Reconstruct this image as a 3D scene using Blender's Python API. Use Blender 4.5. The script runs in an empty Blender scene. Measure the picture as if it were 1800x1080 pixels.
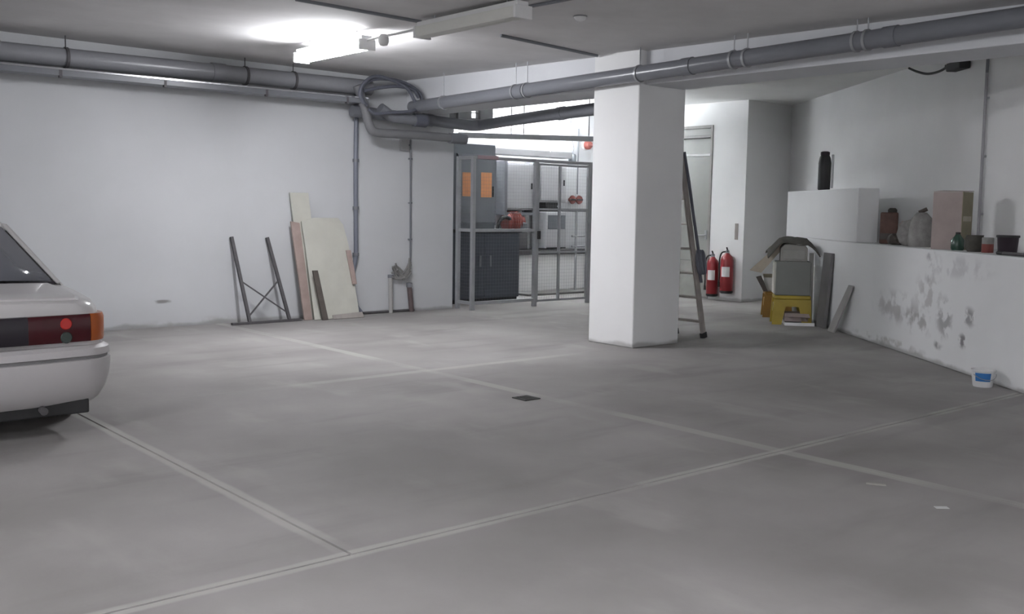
import bpy, bmesh, math, random
from mathutils import Vector, Matrix
random.seed(7)
D = bpy.data
COL = bpy.context.scene.collection
SC = bpy.context.scene

# ------------------------------------------------------------------ camera
CAM_H = 1.45
cam = D.cameras.new('camera'); cam.sensor_width = 36.0; cam.lens = 36.0 * 1778.0 / 1800.0
cam.clip_start = 0.05; cam.clip_end = 100
co = D.objects.new('camera', cam); COL.objects.link(co)
YAW, PITCH, ROLL = 0.70338602, 0.09746962, -0.01575585
fw = Vector((math.sin(YAW) * math.cos(PITCH), math.cos(YAW) * math.cos(PITCH), -math.sin(PITCH)))
rt = Vector((math.cos(YAW), -math.sin(YAW), 0)); dn = fw.cross(rt)
r2 = math.cos(ROLL) * rt + math.sin(ROLL) * dn
d2 = -math.sin(ROLL) * rt + math.cos(ROLL) * dn
co.matrix_world = Matrix(((r2.x, -d2.x, -fw.x, 0), (r2.y, -d2.y, -fw.y, 0), (r2.z, -d2.z, -fw.z, CAM_H), (0, 0, 0, 1)))
SC.camera = co

# ------------------------------------------------------------------ world and exposure
w = D.worlds.new('world'); SC.world = w; w.use_nodes = True
w.node_tree.nodes['Background'].inputs[0].default_value = (0.75, 0.85, 1.0, 1)
w.node_tree.nodes['Background'].inputs[1].default_value = 0.02
SC.view_settings.view_transform = 'Standard'; SC.view_settings.look = 'None'
SC.view_settings.gamma = 1.0; SC.view_settings.use_curve_mapping = False
SC.view_settings.exposure = 2.0
TUBE = 32.0          # strength of the lit fixture before the long wall
TUBE_FILL = 37.0     # unseen fixtures added as fill light around the viewer
TUBE_RECESS = 210.0   # the batten in the pump recess

# ------------------------------------------------------------------ materials
MATS = {}
def mat(name, col, rough=0.6, var=0.12, scale=6.0, bump=0.0, metal=0.0, emit=None, alpha=1.0, col2=None, detail=6.0, spec=0.5, bscale=None):
    if name in MATS: return MATS[name]
    m = D.materials.new(name); m.use_nodes = True; nt = m.node_tree; N = nt.nodes; L = nt.links
    b = N['Principled BSDF']
    b.inputs['Roughness'].default_value = rough; b.inputs['Metallic'].default_value = metal
    b.inputs['Alpha'].default_value = alpha
    b.inputs['Specular IOR Level'].default_value = spec
    geo = N.new('ShaderNodeNewGeometry')
    no = N.new('ShaderNodeTexNoise'); no.inputs['Scale'].default_value = scale; no.inputs['Detail'].default_value = detail
    no.inputs['Roughness'].default_value = 0.6
    L.new(geo.outputs['Position'], no.inputs['Vector'])
    rp = N.new('ShaderNodeValToRGB'); rp.color_ramp.elements[0].position = 0.3; rp.color_ramp.elements[1].position = 0.7
    c2 = col2 or tuple(c * (1 - var) for c in col)
    c1 = col if col2 else tuple(min(1, c * (1 + var * 0.6)) for c in col)
    rp.color_ramp.elements[0].color = (*c2, 1); rp.color_ramp.elements[1].color = (*c1, 1)
    L.new(no.outputs['Fac'], rp.inputs['Fac']); L.new(rp.outputs['Color'], b.inputs['Base Color'])
    if bump:
        n2 = N.new('ShaderNodeTexNoise'); n2.inputs['Scale'].default_value = bscale or scale * 6; n2.inputs['Detail'].default_value = 4
        L.new(geo.outputs['Position'], n2.inputs['Vector'])
        bp = N.new('ShaderNodeBump'); bp.inputs['Strength'].default_value = bump; bp.inputs['Distance'].default_value = 0.01
        L.new(n2.outputs['Fac'], bp.inputs['Height']); L.new(bp.outputs['Normal'], b.inputs['Normal'])
    if emit:
        b.inputs['Emission Color'].default_value = (*emit[0], 1); b.inputs['Emission Strength'].default_value = emit[1]
    MATS[name] = m
    return m

def nd(nt, t, **k):
    n = nt.nodes.new(t)
    for a, v in k.items(): setattr(n, a, v)
    return n
def mth(nt, op, a, b=None, c=None):
    n = nd(nt, 'ShaderNodeMath', operation=op)
    for i, v in enumerate((a, b, c)):
        if v is None: continue
        if isinstance(v, (int, float)): n.inputs[i].default_value = v
        else: nt.links.new(v, n.inputs[i])
    return n.outputs[0]
def sstep(nt, v, e0, e1):
    n = nd(nt, 'ShaderNodeMapRange', interpolation_type='SMOOTHSTEP')
    nt.links.new(v, n.inputs['Value']); n.inputs['From Min'].default_value = e0; n.inputs['From Max'].default_value = e1
    return n.outputs['Result']
def mixc(nt, fac, base, col):
    n = nd(nt, 'ShaderNodeMix', data_type='RGBA')
    nt.links.new(fac, n.inputs['Factor']); nt.links.new(base, n.inputs['A'])
    if isinstance(col, tuple): n.inputs['B'].default_value = (*col, 1)
    else: nt.links.new(col, n.inputs['B'])
    return n.outputs['Result']
def pos(nt):
    g = nd(nt, 'ShaderNodeNewGeometry'); s = nd(nt, 'ShaderNodeSeparateXYZ'); nt.links.new(g.outputs['Position'], s.inputs[0])
    return g.outputs['Position'], s.outputs[0], s.outputs[1], s.outputs[2]
def noise(nt, P, scale, detail=5.0, stretch=None):
    n = nd(nt, 'ShaderNodeTexNoise'); n.inputs['Scale'].default_value = scale; n.inputs['Detail'].default_value = detail
    if stretch:
        mp = nd(nt, 'ShaderNodeMapping'); mp.inputs['Scale'].default_value = stretch
        nt.links.new(P, mp.inputs['Vector']); P = mp.outputs['Vector']
    nt.links.new(P, n.inputs['Vector']); return n.outputs['Fac']

# floor: worn concrete, pale mortar bands beside the joints, tyre-swept streaks
def floor_material():
    m = D.materials.new('worn_concrete'); m.use_nodes = True; nt = m.node_tree; b = nt.nodes['Principled BSDF']
    P, X, Y, Z = pos(nt)
    base = mat('floor_concrete_base', (0.30, 0.285, 0.28), 0.8)
    r = nd(nt, 'ShaderNodeValToRGB'); r.color_ramp.elements[0].position = 0.32; r.color_ramp.elements[1].position = 0.68
    r.color_ramp.elements[0].color = (0.234, 0.221, 0.215, 1); r.color_ramp.elements[1].color = (0.345, 0.33, 0.321, 1)
    nt.links.new(noise(nt, P, 0.75, 8), r.inputs['Fac']); c = r.outputs['Color']
    st = sstep(nt, noise(nt, P, 1.0, 6, (0.5, 2.2, 1)), 0.52, 0.72)
    c = mixc(nt, mth(nt, 'MULTIPLY', st, 0.5), c, (0.185, 0.175, 0.171))
    st2 = sstep(nt, noise(nt, P, 1.7, 6, (1.4, 0.6, 1)), 0.55, 0.75)
    c = mixc(nt, mth(nt, 'MULTIPLY', st2, 0.4), c, (0.41, 0.397, 0.381))
    wob = mth(nt, 'MULTIPLY', mth(nt, 'SUBTRACT', noise(nt, P, 3.0, 3), 0.5), 0.03)
    def band(coord, at, half, amt, wear, c, lim=None):
        d = mth(nt, 'ABSOLUTE', mth(nt, 'ADD', mth(nt, 'SUBTRACT', coord, at), wob))
        f = mth(nt, 'SUBTRACT', 1.0, sstep(nt, d, half * 0.7, half * 1.25))
        f = mth(nt, 'MULTIPLY', f, mth(nt, 'MULTIPLY', sstep(nt, noise(nt, P, wear, 4), 0.3, 0.62), amt))
        if lim: f = mth(nt, 'MULTIPLY', f, lim)
        return mixc(nt, f, c, (0.49, 0.476, 0.452))
    back = sstep(nt, Y, 3.45, 3.6)
    c = band(X, 2.155, 0.05, 0.6, 1.1, c, back)
    c = band(Y, 3.55, 0.045, 0.55, 1.3, c)
    c = band(X, 5.18, 0.055, 0.5, 0.9, c)
    c = band(Y, 7.27, 0.055, 0.5, 0.8, c, mth(nt, 'MULTIPLY', sstep(nt, X, 3.3, 4.2), mth(nt, 'SUBTRACT', 1.0, sstep(nt, X, 6.2, 7.4))))
    nt.links.new(c, b.inputs['Base Color']); b.inputs['Roughness'].default_value = 0.72; b.inputs['Specular IOR Level'].default_value = 0.3
    bp = nd(nt, 'ShaderNodeBump'); bp.inputs['Strength'].default_value = 0.15; bp.inputs['Distance'].default_value = 0.01
    nt.links.new(noise(nt, P, 18, 6), bp.inputs['Height']); nt.links.new(bp.outputs['Normal'], b.inputs['Normal'])
    return m

def wall_material(name, col, stains=None, low_dirt=0.5, mott=0.07):
    m = D.materials.new(name); m.use_nodes = True; nt = m.node_tree; b = nt.nodes['Principled BSDF']
    P, X, Y, Z = pos(nt)
    r = nd(nt, 'ShaderNodeValToRGB'); r.color_ramp.elements[0].position = 0.3; r.color_ramp.elements[1].position = 0.7
    r.color_ramp.elements[0].color = (*[v * (1 - mott) for v in col], 1); r.color_ramp.elements[1].color = (*col, 1)
    nt.links.new(noise(nt, P, 1.1, 6), r.inputs['Fac']); c = r.outputs['Color']
    # splash dirt with a ragged edge along the foot of the wall
    edge = mth(nt, 'SUBTRACT', Z, mth(nt, 'MULTIPLY', noise(nt, P, 2.6, 6), 0.12))
    f = mth(nt, 'MULTIPLY', mth(nt, 'SUBTRACT', 1.0, sstep(nt, edge, -0.045, 0.0)), low_dirt)
    c = mixc(nt, f, c, (0.16, 0.15, 0.14))
    for (sx, sy, sz, rx, rz, amt, nsc, tint) in (stains or []):
        dx = mth(nt, 'DIVIDE', mth(nt, 'SQRT', mth(nt, 'ADD', mth(nt, 'POWER', mth(nt, 'SUBTRACT', X, sx), 2.0), mth(nt, 'POWER', mth(nt, 'SUBTRACT', Y, sy), 2.0))), rx)
        dz = mth(nt, 'DIVIDE', mth(nt, 'SUBTRACT', Z, sz), rz)
        d = mth(nt, 'SQRT', mth(nt, 'ADD', mth(nt, 'POWER', dx, 2.0), mth(nt, 'POWER', dz, 2.0)))
        k = mth(nt, 'SUBTRACT', 1.0, sstep(nt, d, 0.35, 1.0))
        g = sstep(nt, noise(nt, P, nsc, 5), 0.46, 0.60)
        c = mixc(nt, mth(nt, 'MULTIPLY', mth(nt, 'MULTIPLY', k, g), amt), c, tint)
    nt.links.new(c, b.inputs['Base Color']); b.inputs['Roughness'].default_value = 0.75; b.inputs['Specular IOR Level'].default_value = 0.3
    bp = nd(nt, 'ShaderNodeBump'); bp.inputs['Strength'].default_value = 0.12; bp.inputs['Distance'].default_value = 0.01
    nt.links.new(noise(nt, P, 9, 6), bp.inputs['Height']); nt.links.new(bp.outputs['Normal'], b.inputs['Normal'])
    return m

M_FLOOR = floor_material()
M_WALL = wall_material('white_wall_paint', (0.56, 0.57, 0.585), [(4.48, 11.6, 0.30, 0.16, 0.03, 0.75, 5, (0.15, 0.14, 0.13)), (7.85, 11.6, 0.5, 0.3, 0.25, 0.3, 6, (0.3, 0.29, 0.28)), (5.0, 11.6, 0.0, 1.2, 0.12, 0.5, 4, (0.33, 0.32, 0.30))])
GREY = (0.20, 0.195, 0.195)
STAINS_R = [
 (*(10.070, 5.544, 0.465), 0.75, 0.22, 0.6, 5.0, (0.30, 0.285, 0.29)),
 (*(9.761, 5.149, 0.368), 0.6, 0.18, 0.7, 5.5, (0.26, 0.245, 0.245)),
 (*(9.607, 4.953, 0.652), 0.4, 0.3, 0.5, 7.0, (0.33, 0.31, 0.31)),
 (*(9.382, 4.666, 0.465), 0.22, 0.26, 0.7, 8.0, (0.24, 0.23, 0.24)),
 (*(9.435, 4.734, 0.201), 0.13, 0.07, 1.0, 2.5, (0.05, 0.045, 0.05)),
 (*(9.145, 4.364, 0.296), 0.12, 0.09, 0.9, 9.0, (0.18, 0.17, 0.18)),
 (*(9.089, 4.293, 0.527), 0.16, 0.12, 0.8, 9.0, (0.22, 0.21, 0.22)),
 (*(9.615, 4.963, 0.961), 0.16, 0.3, 0.6, 6.0, (0.33, 0.32, 0.35)),
 (*(9.278, 4.533, 0.965), 0.9, 0.14, 0.4, 6.0, (0.38, 0.37, 0.39)),
 (*(10.178, 5.681, 0.074), 1.2, 0.06, 0.6, 6.0, (0.32, 0.31, 0.30)),
]
M_WALLR = wall_material('stained_wall_paint', (0.78, 0.785, 0.79), STAINS_R, 0.6)
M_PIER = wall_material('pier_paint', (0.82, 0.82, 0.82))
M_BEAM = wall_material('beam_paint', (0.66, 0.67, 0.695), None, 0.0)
M_CEIL = mat('grey_ceiling_plaster', (0.65, 0.64, 0.64), 0.9, 0.14, 0.9, 0.1, spec=0.2, bscale=12)
M_CEIL2 = mat('pale_ceiling_plaster', (0.74, 0.74, 0.73), 0.9, 0.08, 0.9, 0.1, spec=0.2, bscale=12)
M_GROOVE = mat('dark_joint_filler', (0.06, 0.056, 0.054), 0.9)
M_PIPE = mat('grey_pvc_pipe', (0.17, 0.175, 0.195), 0.28, 0.06, 3)
M_PIPE2 = mat('light_grey_drain_pvc', (0.25, 0.252, 0.27), 0.3, 0.06, 3)
M_LIP = mat('bright_tray_lip', (0.5, 0.5, 0.52), 0.18, 0.05, 4, metal=0.8)
M_PIPED = mat('dark_grey_pvc_pipe', (0.17, 0.175, 0.195), 0.4, 0.08, 3)
M_TRAY = mat('galvanised_tray', (0.42, 0.43, 0.45), 0.38, 0.1, 4, metal=0.35)
M_TRAYD = mat('dark_steel_tray', (0.13, 0.13, 0.14), 0.5, 0.1, 4)
M_CABLE = mat('slate_cable_sheath', (0.10, 0.105, 0.13), 0.5)
M_BLACK = mat('black_rubber', (0.02, 0.02, 0.021), 0.6)
M_STEEL = mat('galvanised_steel', (0.36, 0.365, 0.38), 0.42, 0.12, 5, metal=0.4)
M_STEELD = mat('dark_rusty_steel', (0.085, 0.08, 0.085), 0.6, 0.25, 14)
M_NAVY = mat('navy_enamel', (0.055, 0.062, 0.080), 0.45, 0.15, 3)
M_CABG = mat('slate_grey_enamel', (0.13, 0.14, 0.158), 0.45, 0.08, 3)
M_CABL = mat('light_grey_enamel', (0.40, 0.40, 0.415), 0.45, 0.06, 3)
M_ORANGE = mat('orange_sticker', (0.70, 0.31, 0.14), 0.6, 0.08, 8)
M_RED = mat('red_enamel', (0.27, 0.022, 0.027), 0.35, 0.12, 6)
M_REDD = mat('dull_red_paint', (0.22, 0.055, 0.045), 0.5)
M_WHITE = mat('white_plastic', (0.70, 0.70, 0.70), 0.45, 0.05, 6)
M_CREAM = mat('cream_laminate', (0.52, 0.515, 0.46), 0.55, 0.1, 2.5)
M_CREAM2 = mat('bone_laminate', (0.47, 0.46, 0.41), 0.55, 0.1, 2.5)
M_WOODR = mat('reddish_raw_wood', (0.36, 0.275, 0.25), 0.7, 0.2, 5)
M_WOODG = mat('weathered_grey_wood', (0.33, 0.30, 0.28), 0.75, 0.2, 6)
M_WOODD = mat('dark_brown_wood', (0.10, 0.085, 0.075), 0.7, 0.2, 7)
M_YEL = mat('yellow_plastic', (0.34, 0.25, 0.03), 0.45, 0.14, 6)
M_YELO = mat('amber_plastic', (0.30, 0.16, 0.03), 0.5, 0.18, 6)
M_GBOX = mat('greenish_grey_casing', (0.175, 0.18, 0.168), 0.6, 0.06, 5)
M_GBOX2 = mat('warm_grey_casing', (0.24, 0.23, 0.215), 0.6, 0.1, 5)
M_CARD = mat('tan_cardboard', (0.42, 0.37, 0.30), 0.85, 0.12, 6)
M_CARDP = mat('pinkish_cardboard', (0.36, 0.30, 0.285), 0.85, 0.1, 6)
M_CARDS = mat('olive_cardboard', (0.24, 0.215, 0.15), 0.85, 0.14, 6)
M_CLOTH = mat('dark_olive_tarp', (0.075, 0.07, 0.06), 0.85, 0.3, 9)
M_BAG = mat('white_plastic_bag', (0.60, 0.59, 0.57), 0.5, 0.1, 8)
M_BROWN = mat('rust_brown_tin', (0.13, 0.065, 0.05), 0.6, 0.35, 9)
M_STONE = mat('grey_rubble', (0.32, 0.31, 0.30), 0.9, 0.25, 12, 0.4)
M_GREEN = mat('dark_green_glass', (0.035, 0.075, 0.055), 0.25)
M_PLUM = mat('plum_black_plastic', (0.03, 0.02, 0.028), 0.5)
M_DOOR = mat('grey_green_door_paint', (0.29, 0.295, 0.28), 0.4, 0.07, 1.5)
M_DOORF = mat('taupe_door_frame', (0.27, 0.26, 0.25), 0.5)
M_DOORK = mat('scuffed_kick_panel', (0.27, 0.27, 0.255), 0.55, 0.2, 3)
M_BLUE = mat('blue_label', (0.03, 0.17, 0.45), 0.5, 0.1, 5)
M_TUBE = mat('lit_tube', (0.9, 0.9, 0.9), 0.5, emit=((0.95, 0.965, 1.0), TUBE))
M_TUBEF = mat('lit_fill_tube', (0.9, 0.9, 0.9), 0.5, emit=((0.95, 0.965, 1.0), TUBE_FILL))
M_TUBER = mat('lit_recess_tube', (0.9, 0.9, 0.9), 0.5, emit=((0.93, 0.97, 1.0), TUBE_RECESS))
M_DIFF = mat('unlit_diffuser', (0.62, 0.62, 0.58), 0.35, 0.04, 4)
M_PANE = mat('clear_pane', (0.9, 0.92, 0.93), 0.05, 0.02, alpha=0.15)
M_LINT = mat('raw_lintel_render', (0.30, 0.30, 0.31), 0.85, 0.12, 3)
M_PAINT = mat('white_car_paint', (0.56, 0.545, 0.545), 0.25, 0.02, 2)
M_PAINTB = mat('white_bumper_plastic', (0.49, 0.472, 0.478), 0.45, 0.03, 2)
M_TRIMG = mat('grey_bumper_strip', (0.22, 0.215, 0.22), 0.6)
M_GLASS = mat('car_glass', (0.17, 0.175, 0.20), 0.08, 0.05, 2, alpha=0.8)
M_TAIL = mat('dark_red_lens', (0.055, 0.005, 0.009), 0.2, 0.1, 6)
M_TAIL2 = mat('bright_red_lens', (0.50, 0.03, 0.025), 0.25, 0.1, 6)
M_AMB = mat('amber_lens', (0.42, 0.10, 0.02), 0.25, 0.1, 6)
M_REV = mat('smoky_reverse_lens', (0.045, 0.06, 0.055), 0.2)
M_GARN = mat('black_garnish', (0.016, 0.012, 0.018), 0.3)
M_RIM = mat('silver_rim', (0.45, 0.45, 0.46), 0.35, metal=0.6)
M_SEAT = mat('dark_seat_cloth', (0.05, 0.05, 0.055), 0.9)
M_MIRROR = mat('mirror_face', (0.6, 0.62, 0.65), 0.05, 0.02, metal=1.0)
M_GRATE = mat('cast_iron', (0.035, 0.034, 0.034), 0.6, 0.2, 20)
M_TAPE = mat('white_tape', (0.62, 0.62, 0.62), 0.6)

# ------------------------------------------------------------------ mesh helpers
class MB:
    def __init__(s): s.v = []; s.f = []
    def add(s, vs, fs):
        o = len(s.v); s.v += [tuple(v) for v in vs]; s.f += [tuple(o + i for i in f) for f in fs]; return s
    def box(s, c, d, rz=0.0, M=None):
        x, y, z = d[0] / 2, d[1] / 2, d[2] / 2
        R = M or Matrix.Rotation(rz, 3, 'Z')
        vs = [Vector(c) + R @ Vector(p) for p in ((-x,-y,-z),(x,-y,-z),(x,y,-z),(-x,y,-z),(-x,-y,z),(x,-y,z),(x,y,z),(-x,y,z))]
        return s.add(vs, [(3,2,1,0),(4,5,6,7),(0,1,5,4),(1,2,6,5),(2,3,7,6),(3,0,4,7)])
    def span(s, a, b):      # axis aligned from corner to corner
        return s.box([(a[i] + b[i]) / 2 for i in range(3)], [abs(b[i] - a[i]) for i in range(3)])
    def bar(s, p, q, w, h, up=(0, 0, 1)):
        p, q = Vector(p), Vector(q); d = (q - p); L = d.length; d.normalize()
        u = Vector(up)
        if abs(d.dot(u)) > 0.98: u = Vector((0, 1, 0))
        x = d.cross(u).normalized(); u = x.cross(d)
        M = Matrix((x, d, u)).transposed()
        return s.box((p + q) / 2, (w, L, h), M=M)
    def tube(s, path, r, seg=10, cap=True):
        P = [Vector(p) for p in path]; n = len(P); vs = []; fs = []
        T = [((P[min(i + 1, n - 1)] - P[i]).normalized() + (P[i] - P[max(i - 1, 0)]).normalized()).normalized() for i in range(n)]
        u = Vector((0, 0, 1)) if abs(T[0].z) < 0.9 else Vector((1, 0, 0))
        u = (u - T[0] * u.dot(T[0])).normalized()
        for i in range(n):
            u = (u - T[i] * u.dot(T[i])).normalized(); b = T[i].cross(u)
            rr = r[i] if isinstance(r, (list, tuple)) else r
            for k in range(seg):
                a = 2 * math.pi * k / seg; vs.append(P[i] + rr * (math.cos(a) * u + math.sin(a) * b))
        for i in range(n - 1):
            for k in range(seg):
                k2 = (k + 1) % seg; fs.append((i*seg+k, i*seg+k2, (i+1)*seg+k2, (i+1)*seg+k))
        if cap:
            fs.append(tuple(range(seg - 1, -1, -1))); fs.append(tuple((n-1)*seg + k for k in range(seg)))
        return s.add(vs, fs)
    def lathe(s, prof, c=(0, 0, 0), seg=20, M=None):   # prof: (r, h) along local z
        vs = []; fs = []; n = len(prof); R = M or Matrix.Identity(3)
        for r, h in prof:
            for k in range(seg):
                a = 2 * math.pi * k / seg; vs.append(Vector(c) + R @ Vector((r * math.cos(a), r * math.sin(a), h)))
        for i in range(n - 1):
            for k in range(seg):
                k2 = (k + 1) % seg; fs.append((i*seg+k, i*seg+k2, (i+1)*seg+k2, (i+1)*seg+k))
        if prof[0][0] > 1e-4: fs.append(tuple(range(seg - 1, -1, -1)))
        if prof[-1][0] > 1e-4: fs.append(tuple((n-1)*seg + k for k in range(seg)))
        return s.add(vs, fs)
    def prism(s, poly, z0, z1):      # poly of xy
        n = len(poly); vs = [(x, y, z0) for x, y in poly] + [(x, y, z1) for x, y in poly]
        fs = [tuple(range(n - 1, -1, -1)), tuple(range(n, 2 * n))] + [(i, (i+1) % n, n + (i+1) % n, n + i) for i in range(n)]
        return s.add(vs, fs)
    def slab(s, quad, th):           # a sheet: polygon in space thickened along its normal
        q = [Vector(p) for p in quad]; nrm = (q[1] - q[0]).cross(q[2] - q[0]).normalized() * th; n = len(q)
        vs = q + [p + nrm for p in q]
        fs = [tuple(range(n - 1, -1, -1)), tuple(range(n, 2 * n))] + [(i, (i+1) % n, n + (i+1) % n, n + i) for i in range(n)]
        return s.add(vs, fs)
    def loft(s, secs, closed=True, caps=True):
        n = len(secs[0]); vs = [p for sec in secs for p in sec]; fs = []
        m = n if closed else n - 1
        for i in range(len(secs) - 1):
            for k in range(m):
                k2 = (k + 1) % n; fs.append((i*n+k, i*n+k2, (i+1)*n+k2, (i+1)*n+k))
        if caps: fs.append(tuple(range(n - 1, -1, -1))); fs.append(tuple((len(secs)-1)*n + k for k in range(n)))
        return s.add(vs, fs)
    def build(s, name, m, parent=None, bevel=0.0, smooth=40, loc=None):
        me = D.meshes.new(name); me.from_pydata(s.v, [], s.f)
        bm = bmesh.new(); bm.from_mesh(me); bmesh.ops.recalc_face_normals(bm, faces=bm.faces); bm.to_mesh(me); bm.free()
        if smooth:
            for p in me.polygons: p.use_smooth = True
            me.set_sharp_from_angle(angle=math.radians(smooth))
        o = D.objects.new(name, me); COL.objects.link(o); me.materials.append(m)
        if parent: o.parent = parent
        if loc: o.location = loc
        if bevel:
            b = o.modifiers.new('bevel', 'BEVEL'); b.width = bevel; b.segments = 2; b.limit_method = 'ANGLE'; b.angle_limit = math.radians(40)
        return o
def curve(pts, n=6):
    P = [Vector(p) for p in pts]; P = [2 * P[0] - P[1]] + P + [2 * P[-1] - P[-2]]; out = []
    for i in range(1, len(P) - 2):
        a, b, c, d = P[i-1], P[i], P[i+1], P[i+2]
        for k in range(n):
            t = k / n; out.append(0.5 * ((2*b) + (c-a)*t + (2*a-5*b+4*c-d)*t*t + (3*b-a-3*c+d)*t**3))
    out.append(P[-2]); return out
def tag(o, label, cat, group=None):
    o['label'] = label; o['category'] = cat
    if group: o['group'] = group
    return o
def struct(o, label=None, cat=None):
    o['kind'] = 'structure'
    if label: o['label'] = label
    if cat: o['category'] = cat
    return o
def thing(name, label, cat, loc=(0, 0, 0), rz=0.0, group=None):
    o = D.objects.new(name, None); COL.objects.link(o); o.location = loc; o.rotation_euler = (0, 0, rz); o.empty_display_size = 0.1
    return tag(o, label, cat, group)
RAD = math.radians

# ------------------------------------------------------------------ the room
CZ = 3.15            # main ceiling, nominal
def cz(x, y): return 3.08 + .015 * (y - 7) + .008 * (8 - x)     # it dips slightly towards the entrance
CZ2 = 3.22           # ceiling beyond the beam
WY = 11.6            # long white wall
P0 = Vector((10.82, 6.5)); TD = Vector((0.617, 0.787)); ND = Vector((0.787, -0.617))
RWA = math.atan2(0.787, 0.617)
def rw(s, d): return P0 + TD * s + ND * d
def rwp(s, d, z): p = rw(s, d); return (p.x, p.y, z)
SB, SF = -11.9, 5.2

fl_ = struct(MB().span((-5, -5, -0.25), (15.3, 14, -0.03)).build('floor', M_GROOVE, smooth=0), 'grey concrete floor slabs of the parking hall with pale joints', 'floor')
def slab(x0, x1, y0, y1):
    MB().span((x0, y0, -0.03), (x1, y1, 0.0)).build('slab', M_FLOOR, fl_, smooth=0)
g, h = 0.007, 0.001
slab(-5, 5.18 - h, -5, 3.55 - g); slab(5.18 + h, 15.3, -5, 3.55 - g)
slab(-5, 2.155 - g, 3.55 + g, 7.27 - h); slab(2.155 + g, 5.18 - h, 3.55 + g, 7.27 - h); slab(5.18 + h, 15.3, 3.55 + g, 7.27 - h)
slab(-5, 2.155 - g, 7.27 + h, 14); slab(2.155 + g, 5.18 - h, 7.27 + h, 14); slab(5.18 + h, 15.3, 7.27 + h, 14)

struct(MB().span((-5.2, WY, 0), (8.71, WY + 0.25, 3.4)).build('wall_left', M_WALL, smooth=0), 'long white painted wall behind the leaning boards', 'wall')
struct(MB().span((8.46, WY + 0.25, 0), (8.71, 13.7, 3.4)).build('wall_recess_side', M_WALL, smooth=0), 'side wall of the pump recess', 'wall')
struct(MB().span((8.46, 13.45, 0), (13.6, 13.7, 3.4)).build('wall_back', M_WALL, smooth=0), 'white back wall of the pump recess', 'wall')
# lintel wall over the mouth of the recess, built round its two little windows
WIN = [((8.629, 11.600, 2.665), (8.787, 11.600, 2.826)), ((9.023, 11.600, 2.723), (9.187, 11.600, 2.896))]
wb = MB(); xs = [8.71, WIN[0][0][0], WIN[0][1][0], WIN[1][0][0], WIN[1][1][0], 9.42]; LZ0 = 2.70
for i in range(5):
    a, b = xs[i], xs[i + 1]
    if i in (1, 3):
        z0, z1 = WIN[i // 2][0][2], WIN[i // 2][1][2]
        if z0 > LZ0: wb.span((a, WY, LZ0), (b, WY + .12, z0))
        wb.span((a, WY, z1), (b, WY + .12, 3.4))
    else: wb.span((a, WY, LZ0), (b, WY + .12, 3.4))
struct(wb.build('wall_lintel', M_LINT, smooth=0), 'grey lintel over the recess mouth with two small windows', 'wall')
for i, (p, q) in enumerate(WIN):
    a, b, z0, z1 = p[0], q[0], max(p[2], LZ0), q[2]
    wn = thing('window_%d' % (i + 1), 'small bright window in the lintel, ' + ('left one of two' if i == 0 else 'right one of two'), 'window', (0, 0, 0)); wn['kind'] = 'structure'
    MB().span((a, WY + .06, z0), (b, WY + .064, z1)).build('pane', M_PANE, wn, smooth=0)
    fr = MB()
    for q_ in ((a, z0, a + .010, z1), (b - .010, z0, b, z1), (a, z0, b, z0 + .010), (a, z1 - .010, b, z1), (a, (z0+z1)/2 - .006, b, (z0+z1)/2 + .006)):
        fr.span((q_[0], WY + .04, q_[1]), (q_[2], WY + .058, q_[3]))
    fr.build('window_frame', M_DOORF, wn, smooth=0)

# wall with the door (faces the lamps), built round the opening, and the pier next to it
DY0, DY1, DZ = 10.70, 11.60, 2.86
wd = MB(); wd.span((13.35, 10.02, 0), (13.6, DY0, 3.4)); wd.span((13.35, DY1, 0), (13.6, 13.7, 3.4)); wd.span((13.35, DY0, DZ), (13.6, DY1, 3.4))
struct(wd.build('wall_door', M_PIER, smooth=0), 'white wall holding the grey door and the extinguishers', 'wall')
struct(MB().span((13.6, 10.02, 0), (15.3, 10.27, 3.4)).build('wall_pier', M_PIER, smooth=0), 'shaded white return wall next to the extinguishers', 'wall')
dr = thing('door_1', 'tall grey double-framed door behind the square column', 'door', (13.35, DY0, 0)); dr['kind'] = 'structure'
fr = MB()
for y0, y1, z0, z1 in ((0, .045, 0, DZ), (DY1-DY0-.045, DY1-DY0, 0, DZ), (.045, DY1-DY0-.045, DZ-.045, DZ), (.045, DY1-DY0-.045, 2.66, 2.70)):
    fr.span((-0.015, y0, z0), (0.16, y1, z1))
fr.build('door_frame', M_DOORF, dr, 0.004, 0)
W_ = DY1 - DY0
MB().span((0.05, .046, 2.70), (0.08, W_ - .046, DZ - .045)).build('transom_panel', M_DOOR, dr, smooth=0)
MB().span((0.05, .05, 0.62), (0.09, W_ - .05, 2.655)).build('door_leaf', M_DOOR, dr, 0.003, 0)
MB().span((0.05, .05, 0.02), (0.088, W_ - .05, 0.615)).build('kick_panel', M_DOORK, dr, 0.003, 0)
MB().span((0.035, .055, 2.36), (0.052, W_ - .055, 2.40)).build('highlight_strip', M_WHITE, dr, 0.003, 0)  # white strip paints in the highlight line across the door
hd = MB(); hd.tube(curve([(0.05, .13, 1.05), (-0.005, .13, 1.05), (-0.01, .17, 1.05), (-0.01, .26, 1.045)], 4), 0.011, 8); hd.span((0.04, .105, .98), (0.052, .155, 1.13))
hd.build('door_handle', M_STEEL, dr)

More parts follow.
